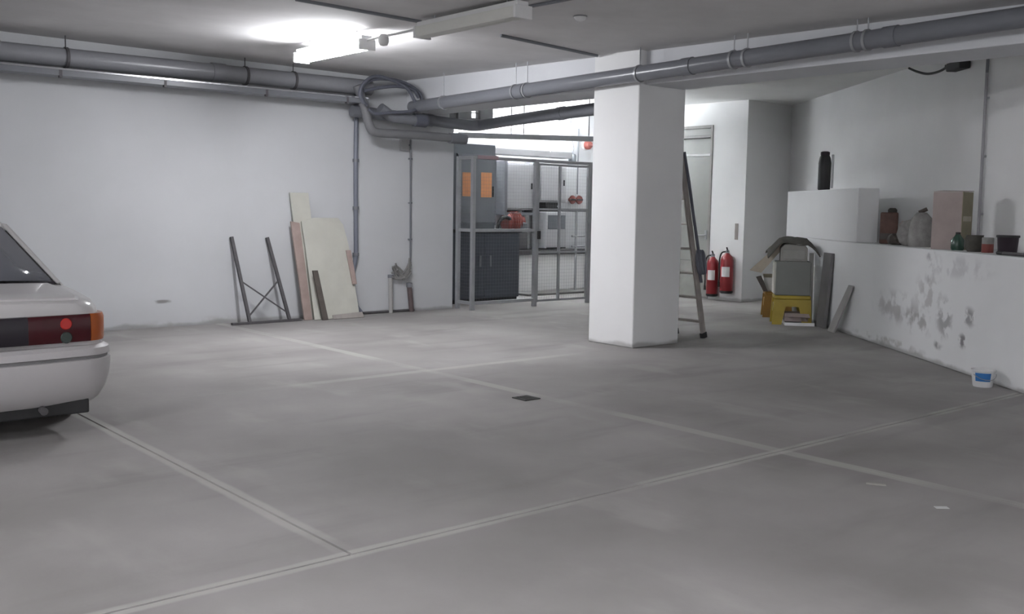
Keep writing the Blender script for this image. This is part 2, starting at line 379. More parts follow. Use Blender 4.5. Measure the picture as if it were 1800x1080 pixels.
# oblique right-hand wall: thick stained lower wall with a ledge, thin upstand, upper wall set back
def wpoly(pts, z0, z1): return MB().prism([tuple(rw(s, d)) for s, d in pts], z0, z1)
struct(wpoly([(SB, 0), (2.7, 0), (2.7, .75), (SB, .75)], 0, 1.11).build('wall_right_lower', M_WALLR, None, 0.012, 0), 'low stained white wall with a ledge along the right side', 'wall')
struct(wpoly([(0, 0), (2.7, 0), (2.7, .25), (0, .25)], 1.11, 1.75).build('wall_right_upstand', M_WALLR, None, 0.008, 0), 'white upstand block on the ledge behind the heap of junk', 'wall')
struct(wpoly([(SB, .75), (SF + .3, .75), (SF + .3, 1.0), (SB, 1.0)], 0, 3.4).build('wall_right', M_PIER, None, 0, 0), 'upper white wall set back behind the ledge', 'wall')
# behind the camera
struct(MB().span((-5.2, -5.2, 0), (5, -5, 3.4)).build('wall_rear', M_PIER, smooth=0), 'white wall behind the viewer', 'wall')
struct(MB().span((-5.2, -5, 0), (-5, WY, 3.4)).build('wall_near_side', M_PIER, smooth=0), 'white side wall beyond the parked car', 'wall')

BX0, BX1, BZ = 7.90, 8.50, 2.74
cb = MB(); cq = [(-5.2, -5.2), (BX0 + .1, -5.2), (BX0 + .1, WY + .25), (-5.2, WY + .25)]
cb.add([(x, y, cz(x, y)) for x, y in cq] + [(x, y, 3.5) for x, y in cq], [(3,2,1,0),(4,5,6,7),(0,1,5,4),(1,2,6,5),(2,3,7,6),(3,0,4,7)])
struct(cb.build('ceiling', M_CEIL, smooth=0), 'dull grey plaster ceiling of the parking hall', 'ceiling')
struct(MB().span((BX1 - .1, -5.2, CZ2), (15.5, 14, CZ2 + .2)).build('ceiling_far', M_CEIL2, smooth=0), 'paler ceiling beyond the concrete beam', 'ceiling')
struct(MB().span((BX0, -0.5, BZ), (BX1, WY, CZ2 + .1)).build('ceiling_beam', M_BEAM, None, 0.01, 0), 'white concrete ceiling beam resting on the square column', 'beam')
struct(MB().span((7.8, 7.23, 0), (8.53, 7.89, 3.14)).build('column', M_PIER, None, 0.012, 0), 'square white concrete column in the middle of the hall', 'column')
# ------------------------------------------------------------------ ceiling lamps
def lamp(loc, lit, label, cat='lamp', L=1.28):
    t = thing('fluorescent_fixture', label, cat, loc, 0, 'suspended fluorescent fixtures')
    MB().box((0, 0, 0.05), (0.12, L, 0.05)).build('housing', M_WHITE, t, 0.006, 0)
    sec = []
    for y in (-L/2 + .01, L/2 - .01):
        sec.append([(-.085, y, .03), (-.085, y, -.02), (-.06, y, -.05), (0, y, -.06), (.06, y, -.05), (.085, y, -.02), (.085, y, .03)])
    MB().loft(sec).build('diffuser', {0: M_DIFF, 1: M_TUBE, 2: M_TUBEF}[int(lit)], t)
    for s in (-1, 1):
        MB().span((-.09, s*L/2 - .012, -.063), (.09, s*L/2 + .012, .04)).build('end_cap', M_WHITE, t, 0.004, 0)
        MB().tube([(0, s*L*.36, .08), (0, s*L*.36, cz(loc[0], loc[1] + s*L*.36) - loc[2])], 0.006, 6).build('suspension_rod', M_STEEL, t)
    return t
LX, LZ = 5.27, 2.99
lamp((LX, 9.05, LZ), True, 'glowing fluorescent fixture hung under the ceiling before the long wall')
lamp((LX, 6.82, LZ), False, 'unlit fluorescent fixture hung nearest to the viewer', L=1.36)
lamp((0.2, 0.5, LZ - .08), 2, 'unseen fill fixture added just above the viewer')  # this and the next two: out-of-view fill lights added to brighten the hall
lamp((1.0, -3.4, LZ - .14), 2, 'unseen fill fixture added behind the viewer near the oblique wall')
lamp((-2.4, 4.2, LZ - .05), 2, 'unseen fill fixture added out of view on the left')
cn = thing('lamp_conduit', 'thin conduit linking the lit and unlit ceiling fixtures', 'conduit')
MB().tube([(LX, 7.5, LZ + .03), (LX, 8.41, LZ + .03)], 0.012, 8).build('tube', M_WHITE, cn)
MB().lathe([(0, -.06), (.035, -.05), (.05, -.02), (.05, .02), (.03, .05), (0, .055)], (LX, 8.12, LZ + .0), 14).build('junction_ball', M_WHITE, cn)
cc = thing('ceiling_conduit', 'thin grey conduit running along the ceiling past the unlit fixture', 'conduit')
MB().tube([(5.5, -1.0, cz(5.5, -1) - .014), (5.5, 7.4, cz(5.5, 7.4) - .014)], 0.014, 8).build('tube', M_PIPED, cc)
for y in (1.5, 3.5, 5.2, 6.9): MB().box((5.5, y, cz(5.5, y) - .012), (.06, .02, .024)).build('clip', M_STEEL, cc)
def ceil_cable(a, b, label):
    tag(MB().tube([(a[0], a[1], cz(a[0], a[1]) - .012), (b[0], b[1], cz(b[0], b[1]) - .012)], 0.016, 8).build('ceiling_cable', M_PIPED), label, 'cable')
ceil_cable((6.267, 7.622, 3.103), (7.771, 7.823, 3.094), 'dark cable crossing the ceiling beside the unlit fixture')
ceil_cable((4.065, 7.561, 3.120), (5.338, 7.617, 3.111), 'dark cable crossing the ceiling above the glowing fixture')
sp = (6.101, 6.358, 3.086)
t = thing('ceiling_sensor', 'small white round sensor on the grey ceiling', 'sensor', (sp[0], sp[1], cz(sp[0], sp[1])))
MB().lathe([(.055, 0), (.055, -.015), (.04, -.035), (.015, -.045), (0, -.046)], seg=16).build('housing', M_WHITE, t)
MB().lathe([(.06, 0), (.062, -.008), (.056, -.010)], seg=16).build('base_ring', M_STEEL, t)

# ------------------------------------------------------------------ services on the long wall
t = thing('drain_pipe', 'thick grey drain pipe under the ceiling along the long wall', 'pipe')
MB().tube([(-5, 11.33, 2.925), (7.15, 11.33, 2.965)], 0.10, 18).build('pipe', M_PIPE2, t)
for x in (-2.5, 0.2, 2.6, 5.0):
    MB().tube([(x, 11.33, 2.945 + x*.0033), (x + .16, 11.33, 2.946 + x*.0033)], 0.108, 18).build('coupling', M_PIPE2, t)
for x in (1.0, 3.4, 5.42, 6.05):
    hb = MB(); hb.tube([(x, 11.33, 3.04), (x, 11.33, cz(x, 11.33))], 0.007, 6)
    hb.tube([(x - .015, 11.33, 2.94 + x*.0033), (x + .015, 11.33, 2.94 + x*.0033)], 0.112, 18)
    hb.build('hanger', M_STEELD, t)
t = thing('cable_tray', 'long galvanised cable tray below the thick drain pipe', 'cable tray')
tr = MB(); tr.span((-5, 11.16, 2.745), (7.02, 11.165, 2.815)); tr.span((-5, 11.395, 2.745), (7.02, 11.40, 2.815)); tr.span((-5, 11.165, 2.745), (7.02, 11.395, 2.75))
tr.build('tray', M_PIPED, t, 0, 0)
MB().span((-5, 11.15, 2.80), (7.02, 11.17, 2.822)).build('lip', M_LIP, t, 0.003, 0)
for i, (y, z) in enumerate(((11.20, .018), (11.24, .018), (11.285, .02), (11.33, .018))):
    MB().tube([(-5, y, 2.75 + z), (7.01, y, 2.75 + z)], z - .001, 8).build('cable', M_CABLE, t)
for x in (0.5, 3.28, 4.38, 5.6, 6.7):
    b = MB(); b.span((x, 11.158, 2.722), (x + .03, 11.20, 2.744)); b.span((x, 11.158, 2.744), (x + .03, 11.162, 2.80)); b.build('bracket', M_STEELD, t, 0, 0)

t = thing('riser_pipe', 'slate blue riser pipe running down the long wall to the floor', 'pipe')
MB().tube(curve([(7.08, 11.55, 2.95), (7.08, 11.55, 2.7), (7.07, 11.55, 2.0), (7.072, 11.55, 1.2), (7.072, 11.55, 0.80), (7.03, 11.55, 0.58), (7.02, 11.55, 0.42), (7.06, 11.55, 0.16), (7.15, 11.54, 0.03)], 6), 0.03, 12).build('pipe', mat('slate_blue_pipe', (0.17, 0.18, 0.22), 0.4, 0.08, 4), t)
for z in (2.02, 0.79, 1.4): MB().tube([(7.072, 11.55, z), (7.072, 11.55, z + .04)], 0.043, 12).build('clip', M_PIPED, t)
for z in (2.02, 0.79): MB().box((7.072, 11.585, z + .02), (.03, .05, .03)).build('wall_bracket', M_PIPED, t)
t = thing('thin_conduit', 'thin grey conduit down the long wall with a small box near its top', 'conduit')
MB().tube([(7.955, 11.575, 2.45), (7.96, 11.575, 0.62)], 0.012, 8).build('conduit', M_PIPED, t)
MB().box((7.845, 11.572, 2.285), (.12, .055, .16)).build('junction_box', mat('aged_grey_plastic', (0.36, 0.36, 0.36), 0.5), t, 0.006, 0)
MB().tube([(7.905, 11.575, 2.285), (7.955, 11.575, 2.285)], 0.008, 6).build('link', M_PIPED, t)
for z in (2.1, 1.5, 1.0): MB().box((7.957, 11.582, z), (.05, .035, .02)).build('clip', M_PIPED, t)
# torn cable tangle low on the wall, with stub pipes
t = thing('cable_tangle', 'grey tangle of cut cables low on the long wall', 'cables')
for i in range(9):
    x0 = 7.62 + random.random() * .1
    pts = [(x0, 11.56 - random.random()*.08, .48 + random.random()*.2), (x0 + .09, 11.53, .45 + random.random()*.15), (x0 + .19, 11.52, .44 + random.random()*.12), (7.93 + random.random()*.03, 11.55, .52 + random.random()*.26)]
    MB().tube(curve(pts, 5), 0.012 + .004*random.random(), 6).build('cable', mat('faded_cable', (0.22, 0.215, 0.21), 0.6, 0.2, 9), t)
t = thing('stub_pipe', 'short grey pipe stub standing below the left end of the cable tangle', 'pipe', group='stub pipes below the cable tangle')
MB().tube([(7.63, 11.555, 0), (7.62, 11.555, .5)], 0.03, 10).build('pipe', mat('pale_conduit', (0.40, 0.39, 0.38), 0.5), t)
MB().tube([(7.62, 11.555, .48), (7.62, 11.555, .52)], 0.036, 10).build('collar', M_PIPED, t)
t = thing('stub_pipe', 'short dark reddish pipe stub standing at the foot of the thin conduit', 'pipe', group='stub pipes below the cable tangle')
MB().tube([(7.97, 11.55, 0), (7.93, 11.55, .36)], 0.035, 10).build('pipe', mat('dark_red_brown_pipe', (0.12, 0.09, 0.09), 0.6, 0.3, 10), t)
MB().tube([(7.93, 11.55, .34), (7.928, 11.55, .40)], 0.042, 10).build('collar', M_PIPED, t)
tag(MB().tube([(7.2, 11.57, .018), (8.02, 11.57, .018)], 0.018, 8).build('floor_conduit', M_STEELD), 'dark conduit on the floor between riser pipe and conduit foot', 'conduit')
# ------------------------------------------------------------------ services along the beam and in the corner
def bpz(y): return 2.76 + (10.57 - y) / 7.14 * 0.13
t = thing('beam_pipe', 'long grey pipe slung along the concrete beam in front of the column', 'pipe')
MB().tube([(7.68, 0.4, bpz(.4)), (7.68, 11.15, bpz(11.15))], 0.078, 18).build('pipe', M_PIPE, t)
for y in (4.45, 6.55, 9.0, 2.4):
    MB().tube([(7.68, y, bpz(y)), (7.68, y - .12, bpz(y - .12))], 0.086, 18).build('coupling', M_PIPE, t)
for y in (10.45, 9.05, 8.85, 7.12, 5.95, 5.8, 4.7, 4.6, 3.2):
    hb = MB(); hb.tube([(7.68, y, bpz(y) + .08), (7.68, y, cz(7.68, y))], 0.006, 6)
    hb.tube([(7.68, y - .012, bpz(y)), (7.68, y + .012, bpz(y))], 0.089, 18)
    hb.build('hanger', M_STEEL, t)
t = thing('corner_pipe', 'dark grey pipe bending from the wall corner under the beam', 'pipe')
MB().tube(curve([(6.9, 11.37, 2.66), (7.5, 11.37, 2.64), (8.1, 11.36, 2.62), (8.7, 11.31, 2.59), (8.86, 11.2, 2.59), (8.84, 11.0, 2.595), (8.74, 10.3, 2.61), (8.55, 9.0, 2.62), (8.44, 8.25, 2.62), (8.4, 7.89, 2.62)], 6), 0.075, 16).build('pipe', M_PIPED, t)
MB().tube([(8.0, 11.36, 2.622), (8.16, 11.36, 2.618)], 0.084, 16).build('coupling', M_PIPED, t)
MB().tube([(8.60, 9.3, 2.62), (8.58, 9.18, 2.62)], 0.084, 16).build('coupling', M_PIPED, t)
t = thing('elbow_pipe', 'grey pipe with an elbow dropping below the corner bundle', 'pipe')
MB().tube(curve([(6.877, 11.200, 2.965), (6.978, 11.200, 2.725), (7.064, 11.200, 2.466), (7.167, 11.200, 2.393), (7.500, 11.200, 2.391), (8.048, 11.200, 2.393), (8.578, 11.200, 2.384)], 6), 0.058, 14).build('pipe', mat('mid_grey_pvc', (0.18, 0.18, 0.19), 0.4, 0.06, 3), t)
MB().tube([(8.334, 11.200, 2.386), (8.607, 11.200, 2.386)], 0.07, 14).build('socket', M_PIPED, t)
t = thing('short_duct', 'short dark duct between the corner cables and the beam', 'duct')
MB().tube([(7.153, 11.100, 2.696), (7.344, 11.100, 2.595), (7.745, 11.100, 2.578)], 0.07, 14).build('duct', M_PIPED, t)
MB().tube([(7.681, 11.100, 2.581), (7.864, 11.100, 2.579)], 0.085, 14).build('collar', M_CABLE, t)
# loops of cable at the corner
P3 = [[(6.927, 11.050, 2.704), (6.851, 11.050, 2.811), (6.868, 11.050, 2.938), (7.010, 11.050, 3.036), (7.308, 11.050, 3.063), (7.572, 11.050, 3.015), (7.734, 11.050, 2.920), (7.772, 11.050, 2.798)],
 [(6.854, 11.000, 2.723), (6.787, 11.000, 2.837), (6.853, 11.000, 2.975), (7.020, 11.000, 3.074), (7.293, 11.000, 3.043), (7.503, 11.000, 2.962), (7.610, 11.000, 2.826), (7.701, 11.000, 2.687)],
 [(6.908, 10.980, 2.656), (7.008, 10.980, 2.607), (7.264, 10.980, 2.639), (7.544, 10.980, 2.674), (7.723, 10.980, 2.746)],
 [(6.866, 11.020, 2.880), (7.101, 11.020, 2.942), (7.376, 11.020, 2.981), (7.605, 11.020, 2.957), (7.696, 11.020, 2.863)]]
LB = ['large loose loop of slate cable in the ceiling corner', 'second loose loop of slate cable hanging lowest in the corner', 'slack slate cable sagging under the corner loops', 'short slate cable inside the corner loops']
for p, l in zip(P3, LB):
    tag(MB().tube(curve(p, 5), 0.022, 8).build('looped_cable', M_CABLE), l, 'cable', 'loose cables in the ceiling corner')
t = thing('recess_tray', 'pale galvanised tray spanning the mouth of the pump recess', 'cable tray')
tr = MB(); ta, tb_ = (8.596, 11.420, 2.425), (11.708, 11.420, 2.530)
tr.bar(ta, tb_, .16, .012); tr.bar((ta[0], 11.34, ta[2]+.03), (tb_[0], 11.34, tb_[2]+.03), .008, .07); tr.bar((ta[0], 11.50, ta[2]+.03), (tb_[0], 11.50, tb_[2]+.03), .008, .07)
tr.build('tray', M_TRAY, t, 0, 0)
for px, (x, z) in enumerate(((9.62, 2.47), (9.86, 2.48), (11.2, 2.52))):
    MB().tube([(x, 11.42, z), (x, 11.42, CZ2)], 0.009, 6).build('rod', M_STEELD, t)
MB().tube([(ta[0], 11.42, ta[2] + .03), (tb_[0], 11.42, tb_[2] + .03)], 0.02, 8).build('cable', M_CABLE, t)

# ------------------------------------------------------------------ pump recess
t = thing('recess_batten', 'long hanging batten light lighting the recess wall', 'lamp')
a, b = Vector((10.084, 12.820, 2.327)), Vector((12.067, 12.820, 2.266))
b.z = a.z
hs = MB().bar(a, b, .24, .03)
for yy in (-.12, .12): hs.bar(a + Vector((0, yy, .035)), b + Vector((0, yy, .035)), .012, .10)
hs.build('housing', M_CABL, t, 0.003, 0)
MB().tube([a + Vector((.06, 0, .045)), b + Vector((-.06, 0, .045))], .019, 10).build('fluorescent_tube', M_TUBER, t)
for q in (a + Vector((.03, 0, .05)), b + Vector((-.03, 0, .05))): MB().box(q, (.03, .05, .08)).build('tube_holder', M_WHITE, t, 0.003, 0)
for f in (.2, .8):
    q = a.lerp(b, f); MB().tube([q, (q.x, q.y, CZ2)], .006, 6).build('suspension_rod', M_STEEL, t)
t = thing('recess_junction', 'small grey junction box hanging at the batten end', 'junction box')
MB().lathe([(.05, -.1), (.07, -.08), (.07, .04), (.05, .07), (0, .075)], b + Vector((.12, 0, 0)), 14).build('box', M_CABG, t)
MB().tube(curve([b + Vector((.12, 0, .05)), b + Vector((.14, 0, .2)), b + Vector((.10, .05, .45)), (b.x + .1, b.y, CZ2)], 5), .01, 6).build('cable', M_CABLE, t)
MB().lathe([(.11, -.14), (.12, -.13), (.06, -.09), (.05, -.08)], b + Vector((.12, 0, 0)), 14).build('rim', M_CABG, t)

# low white plinth with a dark slab on it
t = thing('plinth', 'low white plinth with a dark slab top inside the recess', 'plinth')
MB().span((10.95, 13.05, 0), (13.34, 13.44, .66)).build('block', M_PIER, t, 0.008, 0)
MB().span((10.90, 13.00, .66), (13.34, 13.44, .74)).build('top_slab', M_STEELD, t, 0.006, 0)
tag(MB().span((11.0, 12.55, 0), (13.3, 13.0, .035)).build('concrete_kerb', mat('dark_concrete', (0.16, .155, .15), .9)), 'low dark concrete kerb in front of the white plinth', 'kerb')

# navy machine cabinet with the slate control cabinet on it
t = thing('machine_cabinet', 'dark navy machine cabinet standing behind the wire cage', 'cabinet', (8.98, 12.1, 0))
MB().span((0, 0, .06), (1.42, .62, 1.07)).build('body', M_NAVY, t, 0.01, 0)
MB().span((.03, .02, 0), (1.39, .6, .06)).build('plinth', M_BLACK, t, 0, 0)
for i in range(2):
    dd = MB().span((.03 + i*.685, -.018, .09), (.705 + i*.685, 0, 1.03)).build('door', M_NAVY, t, 0.006, 0)
    MB().span((.60 - i*.0 + i*.20, -.035, .55), (.63 + i*.20, -.018, .72)).build('handle', M_PIPED, dd, 0.003, 0)
MB().span((-.02, -.03, 1.07), (1.44, .64, 1.12)).build('top', M_BLACK, t, 0.006, 0)
t = thing('control_cabinet', 'tall slate control cabinet with orange stickers on the navy cabinet', 'cabinet', (9.03, 12.3, 1.12))
MB().span((0, 0, 0), (1.02, .36, 1.30)).build('body', M_CABG, t, 0.01, 0)
dd = MB().span((.28, -.02, .10), (1.0, 0, 1.10)).build('door', mat('pale_slate_enamel', (0.18, .19, .21), .4, .06, 3), t, 0.006, 0)
MB().span((.94, -.035, .5), (.965, -.02, .66)).build('handle', M_BLACK, dd, 0.002, 0)
for i, x in enumerate((.36, .72)):
    MB().span((x, -.024, .50 - .01*i), (x + .21, -.0195, .86 + .01*i)).build('sticker', M_ORANGE, t, 0, 0)
for a_, b_ in (((.26, -.022, .06), (.28, 0, 1.14)), ((1.0, -.022, .06), (1.02, 0, 1.14)), ((.26, -.022, 1.10), (1.02, 0, 1.14))):
    MB().span(a_, b_).build('door_frame', M_PIPED, t, 0, 0)

def wall_cab(x0, x1, z0, z1, label, framed):
    t = thing('wall_cabinet', label, 'cabinet', (x0, 13.45, z0), 0, 'light grey wall cabinets in the recess')
    w_, h_ = x1 - x0, z1 - z0
    MB().span((0, -.24, 0), (w_, 0, h_)).build('body', M_CABL, t, 0.008, 0)
    dd = MB().span((.03, -.26, .03), (w_ - .03, -.24, h_ - .03)).build('door', M_CABL, t, 0.006, 0)
    MB().span((w_ - .09, -.275, h_*.45), (w_ - .06, -.26, h_*.45 + .1)).build('latch', M_BLACK, dd, 0.002, 0)
    if framed:
        for s in (0, 1): MB().span((s*w_ - .03, -.30, -.04), (s*w_ + .03, -.02, h_ + .02)).build('side_rail', M_PIPED, t, 0, 0)
        MB().span((-.03, -.30, -.09), (w_ + .03, -.02, -.04)).build('bottom_rail', M_PIPED, t, 0, 0)
wall_cab(10.98, 11.66, 1.42, 2.22, 'light grey wall cabinet between dark upright rails', True)
wall_cab(11.78, 12.42, 1.56, 2.22, 'light grey wall cabinet nearest the column', False)
t = thing('tank_unit', 'pale grey boxy unit under the wall cabinet nearest the column', 'appliance', (11.78, 13.02, .74))
MB().span((0, 0, .02), (.5, .4, .66)).build('body', M_CABL, t, 0.02, 0)
MB().span((.05, -.012, .36), (.45, 0, .6)).build('front_panel', M_CABG, t, 0.004, 0)
MB().span((.03, -.01, .02), (.47, .39, .04)).build('foot', M_BLACK, t, 0, 0)
MB().span((.1, .1, .66), (.42, .3, .82)).build('control_head', M_BLACK, t, 0.01, 0)
# red pump in front of the plinth
t = thing('pump', 'red pump motor between navy cabinet and plinth', 'pump', (11.2, 13.22, .74)); t.scale = (.9, .9, 1.12)
Rx = Matrix.Rotation(RAD(90), 3, 'Y')
MB().lathe([(.0, -.2), (.13, -.2), (.15, -.17), (.15, .12), (.1, .17), (.1, .24), (0, .24)], (0, 0, .42), 18, Rx).build('motor', M_REDD, t)
for i in range(7): MB().lathe([(.15, 0), (.168, 0), (.168, .012), (.15, .012)], (-.14 + i*.04, 0, .42), 18, Rx).build('cooling_fin', M_REDD, t)
MB().lathe([(.09, 0), (.16, .02), (.16, .1), (.07, .14), (.05, .3)], (.16, 0, .30), 16).build('volute', M_CABG, t)
MB().span((-.22, -.12, 0), (.28, .12, .27)).build('stand', M_STEELD, t, 0.01, 0)
MB().tube(curve([(-.1, -.1, .45), (-.3, -.14, .5), (-.42, -.1, .42), (-.45, -.05, .2), (-.42, 0, .0)], 5), .03, 8).build('hose', M_BLACK, t)
# red valves and pipe on the recess wall
for i, (x, l) in enumerate(((12.73, 'small brown-red valve on the recess wall, left of the pair'), (12.90, 'small brown-red valve on the recess wall, under the thin drop pipe'))):
    t = thing('wall_valve', l, 'valve', (x, 13.45, 1.62), 0, 'valves on the recess wall')
    MB().lathe([(0, .10), (.075, .10), (.08, .08), (.03, .05), (.03, 0)], (0, 0, 0), 14, Matrix.Rotation(RAD(90), 3, 'X')).build('body', M_REDD, t)
    MB().box((0, -.11, 0), (.13, .02, .03)).build('lever', M_BLACK, t, 0.003, 0)
tag(MB().tube([(12.90, 13.42, 1.72), (12.90, 13.42, 2.9)], .012, 8).build('drop_pipe', M_PIPED), 'thin grey drop pipe above the right wall valve', 'pipe')
t = thing('handrail', 'grey tubular handrail in front of the white plinth', 'handrail', (12.3, 12.8, 0))
for z in (1.42, .98, .80): MB().tube([(-.35 if z > 1 else -.1, 0, z), (1.0, 0, z)], .018, 8).build('rail', M_STEEL, t)
for x in (.0, .98): MB().tube([(x, 0, .035), (x, 0, 1.42)], .022, 8).build('post', M_STEEL, t)
MB().tube([(-.35, 0, 1.42), (-.45, 0, 1.5)], .018, 8).build('rail_end', M_STEEL, t)
t = thing('alarm_beacon', 'small red round beacon just left of the column top', 'beacon', (13.1, 13.45, 2.62))
MB().lathe([(.09, 0), (.09, .03), (.08, .05)], (0, 0, 0), 16, Matrix.Rotation(RAD(90), 3, 'X')).build('base', M_WHITE, t)
MB().lathe([(.085, .05), (.085, .1), (.06, .14), (0, .155)], (0, 0, 0), 16, Matrix.Rotation(RAD(90), 3, 'X')).build('lens', M_REDD, t)

# ------------------------------------------------------------------ wire cage
t = thing('wire_cage', 'galvanised wire mesh cage closing off the pump recess', 'cage', (0, 0, 0))
CY, CX, CT = 11.23, 8.78, 2.17
def post(x, y, z1=CT, w_=.055): MB().span((x - w_/2, y - w_/2, 0), (x + w_/2, y + w_/2, z1)).build('post', M_STEEL, t, 0.003, 0)
post(CX, WY - .03); post(CX, CY); post(9.95, CY, CT, .06); post(11.06, CY)
def rail(p, q, w_=.04): MB().bar(p, q, w_, .045).build('rail', M_STEEL, t, 0.003, 0)
for z in (CT - .022, 1.13, .10):
    rail((CX, WY - .06, z), (CX, CY + .03, z)); rail((CX + .03, CY, z), (9.92, CY, z))
rail((9.98, CY, CT - .022), (11.03, CY, CT - .022))
def wires(name, o, ux, L, z0, z1, parent, step=.05):
    m_ = MB(); n = int(L / step)
    o = Vector(o); ux = Vector(ux)
    def w1(p, q): m_.tube([p, q], .0008, 4, False)
    for i in range(1, n): w1(o + ux * (i * L / n) + Vector((0, 0, z0)), o + ux * (i * L / n) + Vector((0, 0, z1)))
    k = int((z1 - z0) / step)
    for i in range(1, k): w1(o + Vector((0, 0, z0 + i * (z1 - z0) / k)), o + ux * L + Vector((0, 0, z0 + i * (z1 - z0) / k)))
    x_ = m_.build(name, M_PIPED, parent, 0, 0); x_['kind'] = 'stuff'
wires('mesh_panel', (CX, CY + .03, 0), (0, 1, 0), .31, .12, CT - .04, t)
wires('mesh_panel', (CX + .03, CY, 0), (1, 0, 0), 1.11, .12, CT - .04, t)
gt = MB()
for a_, b_ in (((9.99, CY, .06), (9.99, CY, 2.12)), ((11.02, CY, .06), (11.02, CY, 2.12)), ((10.43, CY, .08), (10.43, CY, 2.10))): gt.bar(a_, b_, .035, .035)
for z in (.08, .80, 1.44, 2.10): gt.bar((10.0, CY, z), (11.01, CY, z), .03, .03)
gate = gt.build('gate', M_STEEL, t, 0, 0)
wires('gate_mesh', (10.0, CY, 0), (1, 0, 0), 1.01, .08, 2.10, gate)
MB().box((9.99, CY - .035, 1.06), (.05, .04, .12)).build('lock', M_BLACK, gate, 0.004, 0)
MB().span((CX + .05, CY - .034, CT - .04), (CX + .42, CY - .028, CT + .01)).build('name_plate', mat('faded_mauve_plate', (0.34, .25, .27), .5), t, 0, 0)
# ------------------------------------------------------------------ things leaning on the long wall
t = thing('trestle_frame', 'dark steel trestle frame with crossed braces leaning on the wall', 'trestle')
A1, B1 = (5.45, 11.33, .03), (5.34, 11.575, 1.05)
A2, B2 = (5.98, 11.33, .03), (5.81, 11.575, 1.04)
for a_, b_ in ((A1, B1), (A2, B2)): MB().bar(a_, b_, .038, .038, (0, 1, 0)).build('leg', M_STEELD, t, 0.003, 0)
def lp(a, b, f): return tuple(a[i] + (b[i] - a[i]) * f for i in range(3))
for p, q in ((lp(A1, B1, .48), lp(A2, B2, .08)), (lp(A2, B2, .48), lp(A1, B1, .06))):
    MB().bar(p, q, .014, .02, (0, 1, 0)).build('brace', M_STEELD, t)
MB().bar((5.22, 11.33, .015), (6.15, 11.35, .015), .06, .03).build('foot_bar', M_STEELD, t, 0.003, 0)

def board(name, quad, th, m, label, cat='board'):
    return tag(MB().slab(quad, th).build(name, m, None, 0.003, 0), label, cat, 'boards leaning on the long wall')
yb, yt = 11.42, 11.575
board('tall_board', [(6.25, yb, 0), (6.50, yb, 0), (6.375, yt, 1.60), (6.115, yt, 1.60)], .022, M_CREAM, 'tallest narrow cream board leaning on the wall')
board('edge_plank', [(6.20, yb - .05, 0), (6.31, yb - .05, 0), (6.21, yt - .065, 1.22), (6.09, yt - .065, 1.24)], .03, M_WOODR, 'reddish raw plank edge left of the cream panel')
board('wide_panel', [(6.32, yb - .10, 0), (6.98, yb - .10, 0), (6.90, yt - .10, .95), (6.84, yt - .065, 1.20), (6.77, yt - .06, 1.285), (6.42, yt - .06, 1.285), (6.24, yt - .065, 1.24), (6.27, yt - .10, .95)], .025, M_CREAM, 'wide cream panel with clipped top corners leaning on the wall')
board('grey_board', [(6.86, yb - .02, .02), (7.0, yb - .02, .02), (6.88, yt - .01, 1.20), (6.76, yt - .01, 1.23)], .02, M_CREAM2, 'narrow bone board peeping out right of the wide panel')
board('brown_plank', [(6.89, yb - .075, .43), (6.955, yb - .075, .43), (6.91, yt - .15, .87), (6.84, yt - .15, .87)], .02, M_WOODR, 'short reddish plank on the right edge of the wide panel')
board('stick', [(6.395, yb - .165, 0), (6.475, yb - .165, 0), (6.355, yb - .11, .63), (6.285, yb - .11, .63)], .03, M_WOODD, 'short dark stick standing against the wide cream panel')
board('skirting_offcut', [(6.56, yb - .15, 0), (7.02, yb - .16, 0), (7.0, yb - .135, .07), (6.56, yb - .135, .05)], .015, M_WOODG, 'low grey offcut on the floor before the wide panel')

# ------------------------------------------------------------------ ladder against the column
t = thing('ladder', 'weathered grey wooden ladder leaning against the column side', 'ladder')
f0, f1 = Vector((9.13, 7.36, .02)), Vector((8.575, 7.36, 2.30)); W2 = Vector((0, .42, 0)); dl = f1 - f0
for k in (0, 1):
    lg = MB().bar(f0 + W2*k, f1 + W2*k, .03, .07, (1, 0, 0)).build('side_rail', M_WOODG, t, 0.004, 0)
    MB().bar(f0 + W2*k - dl*.009, f0 + W2*k + dl*.02, .04, .085, (1, 0, 0)).build('rubber_foot', M_BLACK, lg, 0.004, 0)
for i in range(8):
    p = f0 + dl * (.075 + i * .122); MB().bar(p, p + W2, .075, .024, (0, 0, 1)).build('tread', M_WOODG, t, 0.003, 0)
t = thing('cable_coil', 'dark cable coil hung over the middle of the ladder', 'cable')
c0 = f0 + dl * .42 + Vector((.06, -.03, 0))
for i in range(4):
    pts = [c0 + Vector((.03 * math.cos(a) + .012 * i, -.015 * i + .05 * math.sin(a) * .5, .13 * math.sin(a) - .10)) for a in [k * math.pi / 8 for k in range(17)]]
    MB().tube(pts, .013, 6).build('turn', M_CABLE, t)
MB().tube(curve([f0 + dl*.90 + Vector((.035, -.02, .02)), f0 + dl*.75 + Vector((.045, -.03, 0)), f0 + dl*.6 + Vector((.05, -.03, 0)), c0, c0 + Vector((.02, -.01, -.22)), c0 + Vector((.05, -.01, -.33))], 6), .017, 8).build('tail', M_CABLE, t)

